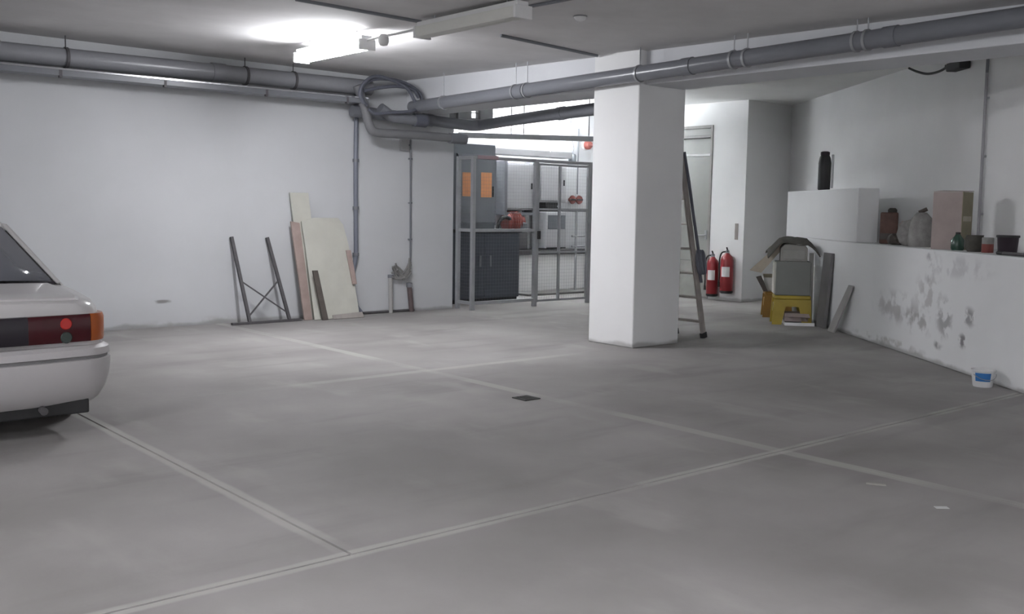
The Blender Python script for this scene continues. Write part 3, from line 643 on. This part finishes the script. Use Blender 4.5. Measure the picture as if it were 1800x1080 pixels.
# ------------------------------------------------------------------ fire extinguishers
def extinguisher(loc, label, r=.095, h=.62, tagc=M_WHITE):
    t = thing('fire_extinguisher', label, 'extinguisher', loc, 0, 'fire extinguishers on the white wall')
    MB().lathe([(r*.85, 0), (r, .02), (r, h - .09), (r*.85, h - .04), (r*.45, h), (r*.3, h + .02)], seg=22).build('cylinder', M_RED, t)
    MB().lathe([(r*.88, -.012), (r*.9, .03), (r*1.01, .032), (r*1.01, .0)], seg=22).build('base_ring', M_BLACK, t)
    MB().lathe([(.03, h + .015), (.03, h + .06), (.018, h + .07)], seg=12).build('valve', M_STEEL, t)
    hd = MB(); hd.bar((0, 0, h + .065), (-.10, -.06, h + .115), .022, .012); hd.bar((0, 0, h + .05), (-.09, -.07, h + .055), .022, .012); hd.build('handle', M_BLACK, t)
    MB().tube(curve([(0, .02, h + .045), (-.03, .09, h + .02), (-.05, .115, h - .1), (-.05, .11, h - .35), (-.06, .105, h - .45)], 5), .012, 8).build('hose', M_BLACK, t)
    MB().tube([(-.06, .105, h - .45), (-.06, .10, h - .53)], [.014, .022], 8).build('nozzle', M_BLACK, t)
    m_ = MB(); sg = []
    for z in (h*.42, h*.68): sg.append([(-(r + .002) * math.cos(a), -(r + .002) * math.sin(a), z) for a in [RAD(-15 + k * 11) for k in range(8)]])
    m_.loft(sg, False, False); m_.build('label_sticker', tagc, t)
    MB().box((.07, 0, h * .6), (.06, .05, .05)).build('wall_hook', M_STEELD, t)
    return t
ex = extinguisher((13.235, 10.53, .07), 'red fire extinguisher next to the door, hung lower')
ey = extinguisher((13.235, 10.24, .14), 'red fire extinguisher with pale label, hung nearer the wall corner', r=.105)
for c in (ey, ex):
    for h_ in [k for k in c.children if k.name.startswith('label')]:
        h_['label'] = 'pale rectangular label'
tag(MB().box((13.343, 10.16, 1.13), (.012, .06, .26)).build('wall_tag', M_WOODG, None, 0.002, 0), 'small faded strip sign above the right extinguisher', 'sign')

# ------------------------------------------------------------------ heap of junk before the oblique wall
FA = RAD(-50)
def stool(loc, m, label, rz=FA, w_=.46, d_=.36, h_=.38):
    t = thing('plastic_stool', label, 'stool', loc, rz, 'yellow plastic stools')
    MB().span((-w_/2, -d_/2, h_ - .05), (w_/2, d_/2, h_)).build('top', m, t, 0.015, 0)
    for y in (-1, 1):
        po = [(-w_/2 - .02, 0), (-w_/2 + .10, 0), (-w_/2 + .13, h_*.42), (-.08, h_*.62), (.08, h_*.62), (w_/2 - .13, h_*.42), (w_/2 - .10, 0), (w_/2 + .02, 0), (w_/2, h_ - .05), (-w_/2, h_ - .05)]
        n = len(po); y0, y1 = y * d_/2 - .02 * (y > 0), y * d_/2 + .02 * (y < 0)
        m_ = MB(); vs = [(x, y0, z) for x, z in po] + [(x, y1, z) for x, z in po]
        # quads around the arch
        fq = [(0,1,2,9),(2,3,4,9),(9,4,5,8),(5,6,7,8)]
        ff = [f for f in fq] + [tuple(n + i for i in reversed(f)) for f in fq] + [(i, n + i, n + (i+1) % n, (i+1) % n) for i in range(n)]
        m_.add(vs, [tuple(f) for f in ff]); m_.build('side_panel', m, t, 0, 0)
    for s in (-1, 1): MB().box((s * (w_/2 - .02), 0, h_*.55), (.025, d_ - .04, .12)).build('stretcher', m, t, 0.004, 0)
S1 = Vector((11.32, 7.70, 0)); S2 = Vector((11.93, 8.35, 0))
stool(S1, M_YEL, 'yellow plastic stool carrying the grey casing')
stool(S2, M_YELO, 'amber plastic stool further back under the cardboard', h_=.36, w_=.36)
Rf = Matrix.Rotation(FA, 3, 'Z')
def F(o, x, y, z): return tuple(Vector((o.x, o.y, 0)) + Rf @ Vector((x, y, z)))
t = thing('grey_casing', 'plain greenish grey box casing on the yellow stool', 'box', F(S1, 0, 0, .38), FA)
MB().span((-.22, -.17, 0), (.22, .17, .44)).build('body', M_GBOX, t, 0.012, 0)
MB().span((-.24, -.16, .02), (-.22, .16, .43)).build('side_lip', M_CREAM2, t, 0.003, 0)
t = thing('old_monitor', 'old warm grey monitor lying on the grey casing', 'monitor', F(S1, .0, .02, .82), FA)
sec = [[(-.17, -.15, 0), (.17, -.15, 0), (.17, -.15, .17), (.12, -.15, .22), (-.12, -.15, .22), (-.17, -.15, .17)], [(-.17, .0, 0), (.17, 0, 0), (.17, 0, .19), (.12, 0, .24), (-.12, 0, .24), (-.17, 0, .19)], [(-.11, .2, .02), (.11, .2, .02), (.11, .2, .14), (.08, .2, .17), (-.08, .2, .17), (-.11, .2, .14)]]
MB().loft(sec).build('shell', M_GBOX2, t, 0.01, 0)
MB().span((-.14, -.156, .03), (.14, -.148, .15)).build('screen', mat('dusty_screen', (0.24, .235, .22), .3), t, 0.004, 0)
# dark tarp draped over the top
m_ = MB(); G = 13; vs = []; fs = []
for j in range(9):
    for i in range(G):
        u = -1 + 2 * i / (G - 1); v = -1 + 2 * j / 8
        x = u * .33; y = v * .22
        z = .31 - .24 * max(0, abs(u) - .48) ** 1.2 * 1.6 - .10 * max(0, -v - .3) + .018 * math.sin(5*u + 3*v) + .012 * math.sin(11 * v)
        vs.append((x, y, z))
for j in range(8):
    for i in range(G - 1): fs.append((j*G+i, j*G+i+1, (j+1)*G+i+1, (j+1)*G+i))
m_.add(vs, fs); tp = m_.build('tarp', M_CLOTH, None, 0, 80, F(S1, .0, .06, .80)); tp.rotation_euler = (0, 0, FA)
so = tp.modifiers.new('solid', 'SOLIDIFY'); so.thickness = .008
tag(tp, 'dark olive tarp draped over the old monitor', 'tarp')
# cardboard leaning from the tarp down to the left
tag(MB().slab([F(S1, -.55, -.05, .69), F(S1, -.40, -.05, .66), F(S1, -.16, -.02, .95), F(S1, -.08, .02, 1.04), F(S1, -.16, .02, 1.06)], .012).build('cardboard_sheet', M_CARD, None, 0, 0), 'tan cardboard sheet sloping off the left of the tarp', 'cardboard')
t = thing('cardboard_box', 'open cardboard box with white wrapping on the amber stool', 'box', F(S2, .0, 0, .36), FA)
MB().span((-.20, -.16, 0), (.20, .16, .015)).build('bottom', M_CARD, t, 0, 0)
for a_, b_ in (((-.20, -.16, .015), (.20, -.148, .20)), ((-.20, .148, .015), (.20, .16, .20)), ((-.20, -.148, .015), (-.188, .148, .20)), ((.188, -.148, .015), (.20, .148, .20))): MB().span(a_, b_).build('side', M_BAG, t, 0, 0)
MB().slab([(-.20, -.16, .20), (.2, -.16, .20), (.22, -.26, .26), (-.22, -.27, .25)], .008).build('flap', M_CARD, t, 0, 0)
m_ = MB(); prof = []
for k in range(9):
    th = math.pi * k / 8; prof.append((max(.0, .15 * math.sin(th) * (1 + .12 * math.sin(5 * th))), .10 - .10 * math.cos(th)))
sk = MB().lathe(prof, seg=16)
sk.v = [(x * (1 + .12 * math.sin(4 * math.atan2(y, x) + 20 * z)), y * (1 + .12 * math.cos(3 * math.atan2(y, x) + 15 * z)), z) for x, y, z in sk.v]
tag(sk.build('crumpled_bag', M_BAG, None, 0, 60, F(S2, -.02, 0, .375)), 'crumpled white bag stuffed in the cardboard box', 'bag')
tag(MB().slab([F(S2, -.20, -.20, .362), F(S2, -.14, -.20, .362), F(S2, -.24, -.20, .58), F(S2, -.31, -.20, .56)], .02).build('dark_offcut', M_WOODD, None, 0, 0), 'short dark slat propped on the amber stool left side', 'wood offcut')
tag(MB().slab([F(S1, .235, .20, .0), F(S1, .295, .20, .0), F(S1, .29, .235, .92), F(S1, .23, .235, .92)], .02).build('white_sheet', M_BAG, None, 0, 0), 'narrow white panel standing right of the grey casing', 'panel')
tag(MB().slab([rwp(.70, -.10, 0), rwp(.98, -.10, 0), rwp(.96, -.045, .95), rwp(.68, -.045, .95)], .04).build('leaning_board', mat('charcoal_board', (0.17, .165, .165), .7, .12, 4), None, 0.003, 0), 'charcoal board leaning on the stained wall beside the stool', 'board')
tag(MB().slab([rwp(.28, -.12, 0), rwp(.50, -.12, 0), rwp(.10, -.03, .60), rwp(-.04, -.03, .60)], .02).build('short_leaning_board', mat('pale_board', (0.40, .385, .375), .7, .1, 4), None, 0.003, 0), 'shorter pale board leaning on the stained wall', 'board')
t = thing('flattened_carton', 'pinkish carton pushed under the yellow stool', 'carton', F(S1, .04, -.02, 0), FA)
MB().span((-.13, -.16, .045), (.17, .16, .15)).build('box', M_CARDP, t, 0.004, 0)
MB().slab([(-.13, -.16, .15), (.17, -.16, .15), (.18, -.24, .11), (-.14, -.24, .12)], .006).build('flap', M_CARDP, t, 0, 0)
t = thing('white_tray', 'shallow white tray on the floor under the pinkish carton', 'tray', F(S1, .06, -.06, 0), FA)
MB().span((-.155, -.20, 0), (.215, .18, .012)).build('base', M_WHITE, t, 0, 0)
for a_, b_ in (((-.155, -.20, .012), (.215, -.19, .04)), ((-.155, .17, .012), (.215, .18, .04)), ((-.155, -.19, .012), (-.145, .17, .04)), ((.205, -.19, .012), (.215, .17, .04))): MB().span(a_, b_).build('rim', M_WHITE, t, 0, 0)

# ------------------------------------------------------------------ things on the ledge
LG = 1.11; CA = -YAW; LA = -1.1
def on(x, y, name, label, cat, z=LG, rz=LA): return thing(name, label, cat, (x, y, z), rz)
q = rw(1.55, .12)
t = on(q.x, q.y, 'thermos', 'black upright flask with grey side on the white upstand', 'flask', 1.75)
MB().lathe([(.07, 0), (.08, .02), (.082, .36), (.07, .43), (.055, .46)], seg=18).build('body', M_BLACK, t)
MB().lathe([(.055, .46), (.06, .465), (.06, .50), (.04, .51), (0, .51)], seg=18).build('cap', M_PLUM, t)
MB().span((.085, -.03, .03), (.115, .03, .47)).build('side_strip', M_CABL, t, 0.008, 0)
t = on(10.83, 6.10, 'rusty_tin', 'rust brown tin canister at the left end of the ledge', 'canister')
MB().span((-.095, -.08, 0), (.095, .08, .36)).build('body', M_BROWN, t, 0.015, 0)
MB().lathe([(.05, .36), (.05, .39), (.03, .41), (.0, .41)], (.03, 0, 0), 14).build('cap', M_CLOTH, t)
MB().span((-.090, -.083, .05), (.06, -.079, .12)).build('label_band', M_WOODD, t, 0, 0)
def rock(loc, r, m, name, label, cat, sq=(1, 1, .8), seed=1, group=None):
    rnd = random.Random(seed); bm = bmesh.new(); bmesh.ops.create_icosphere(bm, subdivisions=2, radius=r)
    for v in bm.verts:
        k = 1 + .22 * (rnd.random() - .5); v.co = Vector((v.co.x * sq[0] * k, v.co.y * sq[1] * k, max(v.co.z * sq[2] * k, -r * sq[2] * .7) + r * sq[2] * .7))
    me = D.meshes.new(name); bm.to_mesh(me); bm.free(); me.materials.append(m)
    o = D.objects.new(name, me); COL.objects.link(o); o.location = loc
    return tag(o, label, cat, group)
rock((10.60, 5.86, LG), .11, M_WOODD, 'rubble_lump', 'dark brown lump beside the rusty tin', 'rubble', (1, 1, .7), 3, 'rubble on the ledge')
rock((10.42, 5.62, LG), .15, M_STONE, 'rubble_lump', 'largest grey lump of rubble on the ledge', 'rubble', (1, .9, 1.15), 4, 'rubble on the ledge')
rock((10.66, 5.80, LG + .15), .08, M_CARDP, 'rubble_lump', 'small pinkish lump sitting on the dark brown one', 'rubble', (1, 1, .9), 5, 'rubble on the ledge')
t = on(10.24, 5.40, 'grey_sack', 'slumped grey sack leaning to the tall cardboard box', 'sack')
sk = MB().lathe([(.12, 0), (.14, .06), (.13, .2), (.10, .30), (.05, .36), (0, .37)], seg=16)
sk.v = [(x * (1 + .1 * math.sin(3 * math.atan2(y, x) + 9 * z)), y * .9, z) for x, y, z in sk.v]
sk.build('sack_body', M_STONE, t, 0, 60)
MB().tube([(-.03, -.02, .36), (.05, -.02, .40)], .02, 8).build('neck', M_WOODD, t)
t = on(9.85, 4.86, 'tall_carton', 'tall pinkish cardboard box with an olive side on the ledge', 'carton', LG, -1.5)
MB().span((-.17, -.11, 0), (.12, .13, .565)).build('body', M_CARDP, t, 0.004, 0)
MB().span((.12, -.112, 0), (.126, .132, .567)).build('side_print', M_CARDS, t, 0, 0)
MB().slab([(-.17, -.11, .567), (.12, -.11, .567), (.13, .13, .575), (-.17, .13, .58)], .006).build('flap', M_CARDP, t, 0, 0)
MB().span((.124, -.09, .28), (.13, .10, .33)).build('tape', M_CARD, t, 0, 0)
t = on(9.67, 4.72, 'green_bottle', 'squat dark green bottle before the tall cardboard box', 'bottle')
MB().lathe([(.055, 0), (.062, .02), (.062, .10), (.03, .14), (.02, .16)], seg=16).build('body', M_GREEN, t)
MB().lathe([(.023, .155), (.023, .175), (0, .177)], seg=12).build('cap', M_BLACK, t)
t = on(9.49, 4.47, 'dark_pot', 'dark round pot between the green bottle and red can', 'pot')
MB().lathe([(.06, 0), (.085, .04), (.088, .11), (.075, .145), (.08, .155), (.07, .155), (.06, .13)], seg=18).build('body', M_CLOTH, t)
MB().tube([(.08, 0, .11), (.12, 0, .13), (.13, 0, .10), (.085, 0, .06)], .008, 6).build('handle', M_BLACK, t)
t = on(9.37, 4.29, 'red_can', 'small red and grey can on the ledge', 'can')
MB().lathe([(.05, 0), (.052, .005), (.052, .08)], seg=18).build('body', M_REDD, t)
MB().lathe([(.052, .08), (.052, .135), (.045, .14), (0, .14)], seg=18).build('upper_band', M_STONE, t)
t = on(9.12, 4.0, 'plum_tub', 'plum black tub at the right end of the ledge', 'tub')
MB().lathe([(.068, 0), (.078, .015), (.088, .15), (.092, .155), (.092, .17), (0, .172)], seg=20).build('body', M_PLUM, t)
MB().lathe([(.094, .150), (.096, .152), (.096, .168), (.094, .17)], seg=20).build('lid_rim', M_BLACK, t)
t = thing('steel_rod', 'dark rod lying along the right end of the ledge', 'rod')
MB().tube([rwp(-3.05, .10, LG + .016), rwp(-4.6, .10, LG + .016)], .016, 8).build('rod', M_STEELD, t)
MB().tube([rwp(-3.05, .10, LG + .016), rwp(-3.15, .10, LG + .016)], .0165, 8).build('tip', M_BLACK, t)

# bucket at the foot of the wall
t = thing('paint_bucket', 'small white bucket with a blue label at the wall foot', 'bucket', (8.58, 3.90, 0), CA); t.scale = (1.2, 1.2, 1.05)
MB().lathe([(.062, 0), (.066, .01), (.078, .125), (.083, .128), (.083, .14), (.076, .14), (.062, .02), (0, .018)], seg=24).build('pail', M_WHITE, t)
sg = []
for z in (.05, .118): sg.append([((.0668 + z * .098 + .0015) * math.cos(a), (.0668 + z * .098 + .0015) * math.sin(a), z) for a in [RAD(-155 + k * 8) for k in range(11)]])
MB().loft(sg, False, False).build('label_wrap', M_BLUE, t)
MB().tube([(.086 * math.cos(a), -.086 * math.sin(a), .125 - .06 * math.sin(a)) for a in [RAD(20) + k * RAD(14) for k in range(11)]], .003, 6).build('handle', M_STEEL, t)

# conduit and black floodlight high on the upper wall
t = thing('wall_conduit', 'thin conduit running down the upper right wall', 'conduit')
q0, q1 = (10.497, 4.921, 2.906), (10.485, 4.906, 1.209)
MB().tube([q0, q1], .016, 8).build('conduit', mat('mauve_grey_conduit', (0.33, .32, .34), .45), t)
MB().tube([q0, (q0[0], q0[1], CZ2)], .016, 8).build('upper_bend', M_PIPED, t)
for f in (.15, .5, .85):
    p = [q0[i] + (q1[i] - q0[i]) * f for i in range(3)]; MB().box((p[0] + .02, p[1] - .016, p[2]), (.05, .05, .02), RWA).build('clip', M_STEEL, t)
t = thing('black_socket', 'black bulkhead box with a drooping cable high on the right wall', 'electrical box')
pa = [(11.583, 6.371, 3.194), (11.442, 6.191, 3.124), (11.270, 5.972, 3.062), (11.092, 5.745, 3.050), (10.943, 5.554, 3.079)]
MB().tube(curve(pa, 5), [.014] * 21, 8).build('cable', M_BLACK, t)
pc = (10.811, 5.386, 3.050)
MB().box(pc, (.32, .12, .09), RWA).build('box', M_BLACK, t, 0.012, 0)
pb = (10.975, 5.596, 3.074)
MB().bar(pb, pc, .05, .05).build('gland', M_BLACK, t, 0.004, 0)

# ------------------------------------------------------------------ floor details
dx, dy = (5.033, 5.750, 0.000)[:2]
t = thing('floor_drain', 'small square cast iron drain grate on the pale joint', 'drain', (dx, dy, 0))
fr = MB()
for s in (-1, 1): fr.box((s*.07, 0, .004), (.015, .155, .008)); fr.box((0, s*.07, .004), (.125, .015, .008))
fr.build('frame', M_GRATE, t, 0, 0)
MB().box((0, 0, .001), (.125, .125, .002)).build('pit', M_BLACK, t, 0, 0)
for i in range(5): MB().box((-.05 + i * .025, 0, .005), (.011, .125, .006)).build('bar', M_GRATE, t, 0, 0)
tx, ty = (4.819, 2.355, -0.000)[:2]
tag(MB().box((tx, ty, .001), (.065, .035, .002), CA).build('tape_scrap', M_TAPE, None, 0, 0), 'scrap of white tape stuck on the floor at right', 'tape')
tx, ty = (4.953, 2.787, 0.000)[:2]
tag(MB().box((tx, ty, .001), (.10, .03, .002), CA - .3).build('tape_scrap', mat('dirty_tape', (0.40, .38, .35), .7), None, 0, 0), 'faint dirty tape strip on the floor left of the white scrap', 'tape')
# ------------------------------------------------------------------ white saloon car seen from behind
car = thing('car', 'white four-door saloon car parked tail-out facing the long wall', 'car', (1.325, 6.40, 0))
ST = [(.05,.69,.36,.74,.81),(.06,.735,.35,.75,.83),(.09,.775,.33,.76,.842),(.15,.807,.31,.77,.852),(.25,.832,.25,.785,.862),(.50,.845,.23,.81,.880),(.78,.85,.22,.83,.90),(1.5,.855,.20,.85,.905),(2.6,.855,.20,.85,.905),(3.15,.85,.20,.83,.90),(3.5,.845,.21,.80,.86),(3.9,.835,.24,.74,.80),(4.2,.81,.28,.68,.73),(4.32,.77,.34,.62,.67)]
def sect(y, w_, zb, zs, zt):
    half = [(0.0, zb), (.80*w_, zb), (.95*w_, zb + .05), (.99*w_, zb + .16), (w_, .50), (.995*w_, zs - .07), (.975*w_, zs), (.935*w_, zs + (zt - zs)*.62), (.86*w_, zt - .006), (.5*w_, zt + .004), (0.0, zt + .008)]
    return [(x, y, z) for x, z in half] + [(-x, y, z) for x, z in reversed(half[1:-1])]
body = MB().loft([sect(*s) for s in ST]).build('body', M_PAINT, car, 0, 32)
# wheel arches cut out of the shell
RA, FA_ = 0.86, 3.42
dg_ = []
for y in (RA, FA_):
    for s in (-1, 1):
        c = MB().lathe([(0, -.14), (.345, -.14), (.345, .14), (0, .14)], (s * .78, y, .30), 32, Matrix.Rotation(RAD(90), 3, 'Y')).build('cutter', M_BLACK, car)
        b = body.modifiers.new('cut', 'BOOLEAN'); b.object = c; b.operation = 'DIFFERENCE'; b.solver = 'EXACT'; dg_.append(c)
dg = bpy.context.evaluated_depsgraph_get(); dg.update()
nm = D.meshes.new_from_object(body.evaluated_get(dg)); body.modifiers.clear(); old = body.data; body.data = nm; D.meshes.remove(old)
for c in dg_: D.objects.remove(c)
nm.set_sharp_from_angle(angle=RAD(32))
# sweep of an outward profile round the tail (or nose)
def tail_path(hw, y_c, y_side, rc, n=8, bow=.05, end=.75):
    P = [(0, y_c - bow)]
    for k in (.25, .5, .75): P.append(((hw - rc) * k, y_c - bow * (1 - k * k)))
    for k in range(n + 1):
        a = RAD(90) * k / n; P.append((hw - rc + rc * math.sin(a), y_c + rc - rc * math.cos(a)))
    P.append((hw, (y_c + rc + end) / 2)); P.append((hw, end)); return P
def sweep(path, prof, mirror=None):
    n = len(path); secs = []
    for i, (x, y) in enumerate(path):
        a = Vector(path[max(i-1, 0)]); b = Vector(path[min(i+1, n-1)]); d = (b - a).normalized(); no = Vector((d.y, -d.x))
        secs.append([(x + no.x * o, y + no.y * o, z) for o, z in prof])
    return secs
def full(path): return [(-x, y) for x, y in reversed(path[1:])] + path
bp_ = tail_path(.835, .02, .2, .20, 8, .05, .52)
prof = [(-.12, .20), (-.07, .20), (-.035, .225), (.005, .29), (.03, .37), (.04, .44), (.04, .478), (.02, .482), (.02, .500), (.037, .504), (.032, .545), (.0, .565), (-.06, .565)]
MB().loft(sweep(full(bp_), prof)).build('rear_bumper', M_PAINTB, car, 0, 30)
MB().loft(sweep(full(bp_), [(.018, .483), (.024, .483), (.024, .499), (.018, .499)])).build('bumper_strip', M_TRIMG, car, 0, 30)
MB().span((-.70, .06, .135), (.70, .16, .225)).build('rear_valance', M_BLACK, car, 0.01, 0)
lp_ = tail_path(.812, .045, .2, .13, 8, .035, .36)
lprof = [(-.03, .59), (.012, .59), (.018, .61), (.018, .735), (.010, .758), (-.03, .758)]
def lens(name, i0, i1, m, both=True):
    for s in ((1, -1) if both else (1,)):
        pth = [(s * x, y) for x, y in lp_[i0:i1 + 1]]
        if s < 0: pth = pth[::-1]
        MB().loft(sweep(pth, lprof)).build(name, m, car, 0, 30)
gp = full(lp_[:3]); MB().loft(sweep(gp, lprof)).build('garnish_panel', M_GARN, car, 0, 30)
lens('tail_light', 2, 5, M_TAIL); lens('turn_signal', 5, 13, M_AMB)
RX = Matrix.Rotation(RAD(90), 3, 'X')
for s in (-1, 1):
    MB().lathe([(0, .012), (.03, .012), (.036, .004), (.036, -.02)], (s * .56, .019, .705), 18, RX).build('brake_lamp', M_TAIL2, car)
    MB().lathe([(0, .012), (.03, .012), (.036, .004), (.036, -.02)], (s * .56, .019, .622), 18, RX).build('reverse_lamp', M_REV, car)
pl_ = MB().span((-.15, -.028, .60), (.15, -.018, .715)).build('number_plate', M_WHITE, car, 0.004, 0)
# deck lid
dk = []
for y, z, w_ in ((.10, .853, .66), (.16, .866, .68), (.30, .874, .69), (.55, .892, .69), (.74, .908, .67)):
    dk.append([(-w_, y, z - .012), (-w_ + .02, y, z + .002), (0, y, z + .012), (w_ - .02, y, z + .002), (w_, y, z - .012)])
MB().loft(dk, True).build('trunk_lid', M_PAINT, car, 0, 30)
MB().span((-.05, .03, .785), (.05, .05, .81)).build('trunk_lock', M_STEEL, car, 0.003, 0)
# greenhouse: corner points, rear (y small) to front
B_ = {'rb': (.735, .74, .90), 'rt': (.56, 1.40, 1.28), 'ft': (.56, 2.42, 1.28), 'fb': (.735, 3.10, .895)}
def mir(p, s): return (p[0] * s, p[1], p[2])
rs = []
for y, z, w_ in ((1.36, 1.275, .575), (1.42, 1.302, .585), (1.6, 1.328, .59), (1.95, 1.335, .59), (2.3, 1.325, .585), (2.43, 1.302, .58), (2.50, 1.275, .57)):
    rs.append([(-w_, y, z - .035), (-w_ + .04, y, z - .008), (-.25, y, z + .008), (.25, y, z + .008), (w_ - .04, y, z - .008), (w_, y, z - .035), (w_ - .05, y, z - .05), (-w_ + .05, y, z - .05)])
MB().loft(rs).build('roof', M_PAINT, car, 0, 40)
for s in (-1, 1):
    MB().bar(mir(B_['rb'], s), mir(B_['rt'], s), .022, .03, (s, 0, 0)).build('rear_pillar', M_PAINT, car, 0.012, 0)
    MB().bar(mir(B_['fb'], s), mir(B_['ft'], s), .05, .05, (s, 0, 0)).build('front_pillar', M_PAINT, car, 0.012, 0)
    MB().bar((s*.755, 1.92, .90), (s*.57, 1.92, 1.285), .07, .03, (s, 0, 0)).build('centre_pillar', M_GARN, car, 0.006, 0)
    # quarter panel filling the foot of the rear pillar
    MB().slab([(s*.748, .73, .885), (s*.755, 1.18, .89), (s*.58, 1.48, 1.275), (s*.575, 1.39, 1.275)], .012 * s).build('quarter_panel', M_PAINT, car, 0, 0)
    for a_, b_, c_, d_, nm_ in ((1.20, 1.88, 1.88, 1.48, 'rear_side_window'), (1.96, 2.98, 2.42, 1.96, 'front_side_window')):
        MB().slab([(s*.752, a_, .905), (s*.752, b_, .905), (s*.582, c_, 1.265), (s*.582, d_, 1.265)], .006 * s).build(nm_, M_GLASS, car, 0, 0)
    MB().bar((s*.762, 1.2, .905), (s*.762, 3.05, .905), .012, .02).build('waist_trim', M_GARN, car)
    MB().span((s*.85, 1.36, .74), (s*.872, 1.52, .765)).build('door_handle', M_GARN, car, 0.004, 0)
    MB().span((s*.85, 2.22, .74), (s*.872, 2.38, .765)).build('door_handle', M_GARN, car, 0.004, 0)
    MB().span((s*.852, 1.24, .47), (s*.868, 3.02, .52)).build('side_moulding', M_TRIMG, car, 0.004, 0)
    for y in (1.22, 1.93, 2.98): MB().span((s*.845, y, .30), (s*.8565, y + .008, .88)).build('door_gap', M_BLACK, car, 0, 0)
    mm = MB().box((s*.90, 2.84, .985), (.17, .09, .11)).build('mirror', M_PAINT, car, 0.02, 0)
    MB().box((s*.90, 2.792, .985), (.14, .006, .085)).build('mirror_glass', M_MIRROR, mm, 0, 0)
    MB().box((s*.80, 2.86, .95), (.08, .05, .05)).build('mirror_arm', M_GARN, mm, 0.008, 0)
# rear window, slightly bowed, with its black surround
def glass_sheet(b, t_, bow, inset, nm_, m, off):
    secs = []
    for k in range(5):
        f = inset + (1 - 2 * inset) * k / 4
        y = b[1] + (t_[1] - b[1]) * f; z = b[2] + (t_[2] - b[2]) * f + off; w_ = b[0] + (t_[0] - b[0]) * f - inset * .9
        secs.append([(w_ * u, y + bow * (1 - u * u), z + .02 * (1 - u * u)) for u in (-1, -.6, -.2, .2, .6, 1)])
    o = MB().loft(secs, False, False).build(nm_, m, car, 0, 60); sd = o.modifiers.new('s', 'SOLIDIFY'); sd.thickness = .006; return o
rg = glass_sheet(B_['rb'], B_['rt'], -.05, .035, 'rear_window', M_GLASS, .004)
glass_sheet(B_['fb'], B_['ft'], .06, .035, 'windscreen', M_GLASS, .004)
MB().bar((-.70, .735, .905), (.70, .735, .905), .05, .02).build('window_seal', M_GARN, car, 0.004, 0)
# nose
np_ = [(x, 4.44 - y) for x, y in tail_path(.83, .05, .2, .2, 8, .05, .55)]
MB().loft(sweep(full(np_)[::-1], [(-.06, .20), (.02, .21), (.035, .32), (.035, .47), (.0, .50), (-.06, .50)])).build('front_bumper', M_PAINTB, car, 0, 30)
MB().span((-.36, 4.31, .53), (.36, 4.36, .65)).build('grille', M_GARN, car, 0.006, 0)
for s in (-1, 1): MB().box((s*.57, 4.30, .59), (.36, .08, .12), s * -.12).build('headlight', mat('clear_lens', (0.6, .62, .63), .1), car, 0.012, 0)
# wheels, exhaust, seats
for y in (RA, FA_):
    for s in (-1, 1):
        wh = MB().lathe([(.19, -.09), (.265, -.092), (.29, -.075), (.30, -.04), (.30, .04), (.29, .075), (.265, .092), (.19, .09), (.19, -.09)], (s*.745, y, .30), 28, Matrix.Rotation(RAD(90), 3, 'Y')).build('wheel', M_BLACK, car)
        MB().lathe([(0, .055), (.06, .06), (.08, .045), (.17, .05), (.19, .08), (.192, -.06), (0, -.06)], (s*.745, y, .30), 24, Matrix.Rotation(RAD(90 * s), 3, 'Y')).build('rim', M_RIM, wh)
ex_ = MB().tube([(.42, .9, .22), (.42, .1, .19), (.42, .01, .18)], .024, 10).build('exhaust', M_STEELD, car)
MB().lathe([(.0, -.25), (.09, -.24), (.1, 0), (.09, .24), (0, .25)], (.42, .45, .225), 14, Matrix.Rotation(RAD(90), 3, 'X')).build('muffler', M_STEELD, ex_)
for x in (-.38, .38):
    s_ = MB(); s_.span((x - .24, 2.0, .5), (x + .24, 2.5, .72)); s_.bar((x, 2.05, .68), (x, 1.85, 1.20), .46, .12, (0, 1, 0)); s_.build('front_seat', M_SEAT, car, 0.03, 0)
    MB().box((x, 1.80, 1.27), (.22, .08, .12)).build('headrest', M_SEAT, car, 0.02, 0)
s_ = MB(); s_.span((-.62, 1.2, .5), (.62, 1.7, .72)); s_.bar((0, 1.25, .68), (0, 1.08, 1.08), 1.2, .12, (0, 1, 0)); s_.build('rear_seat', M_SEAT, car, 0.03, 0)
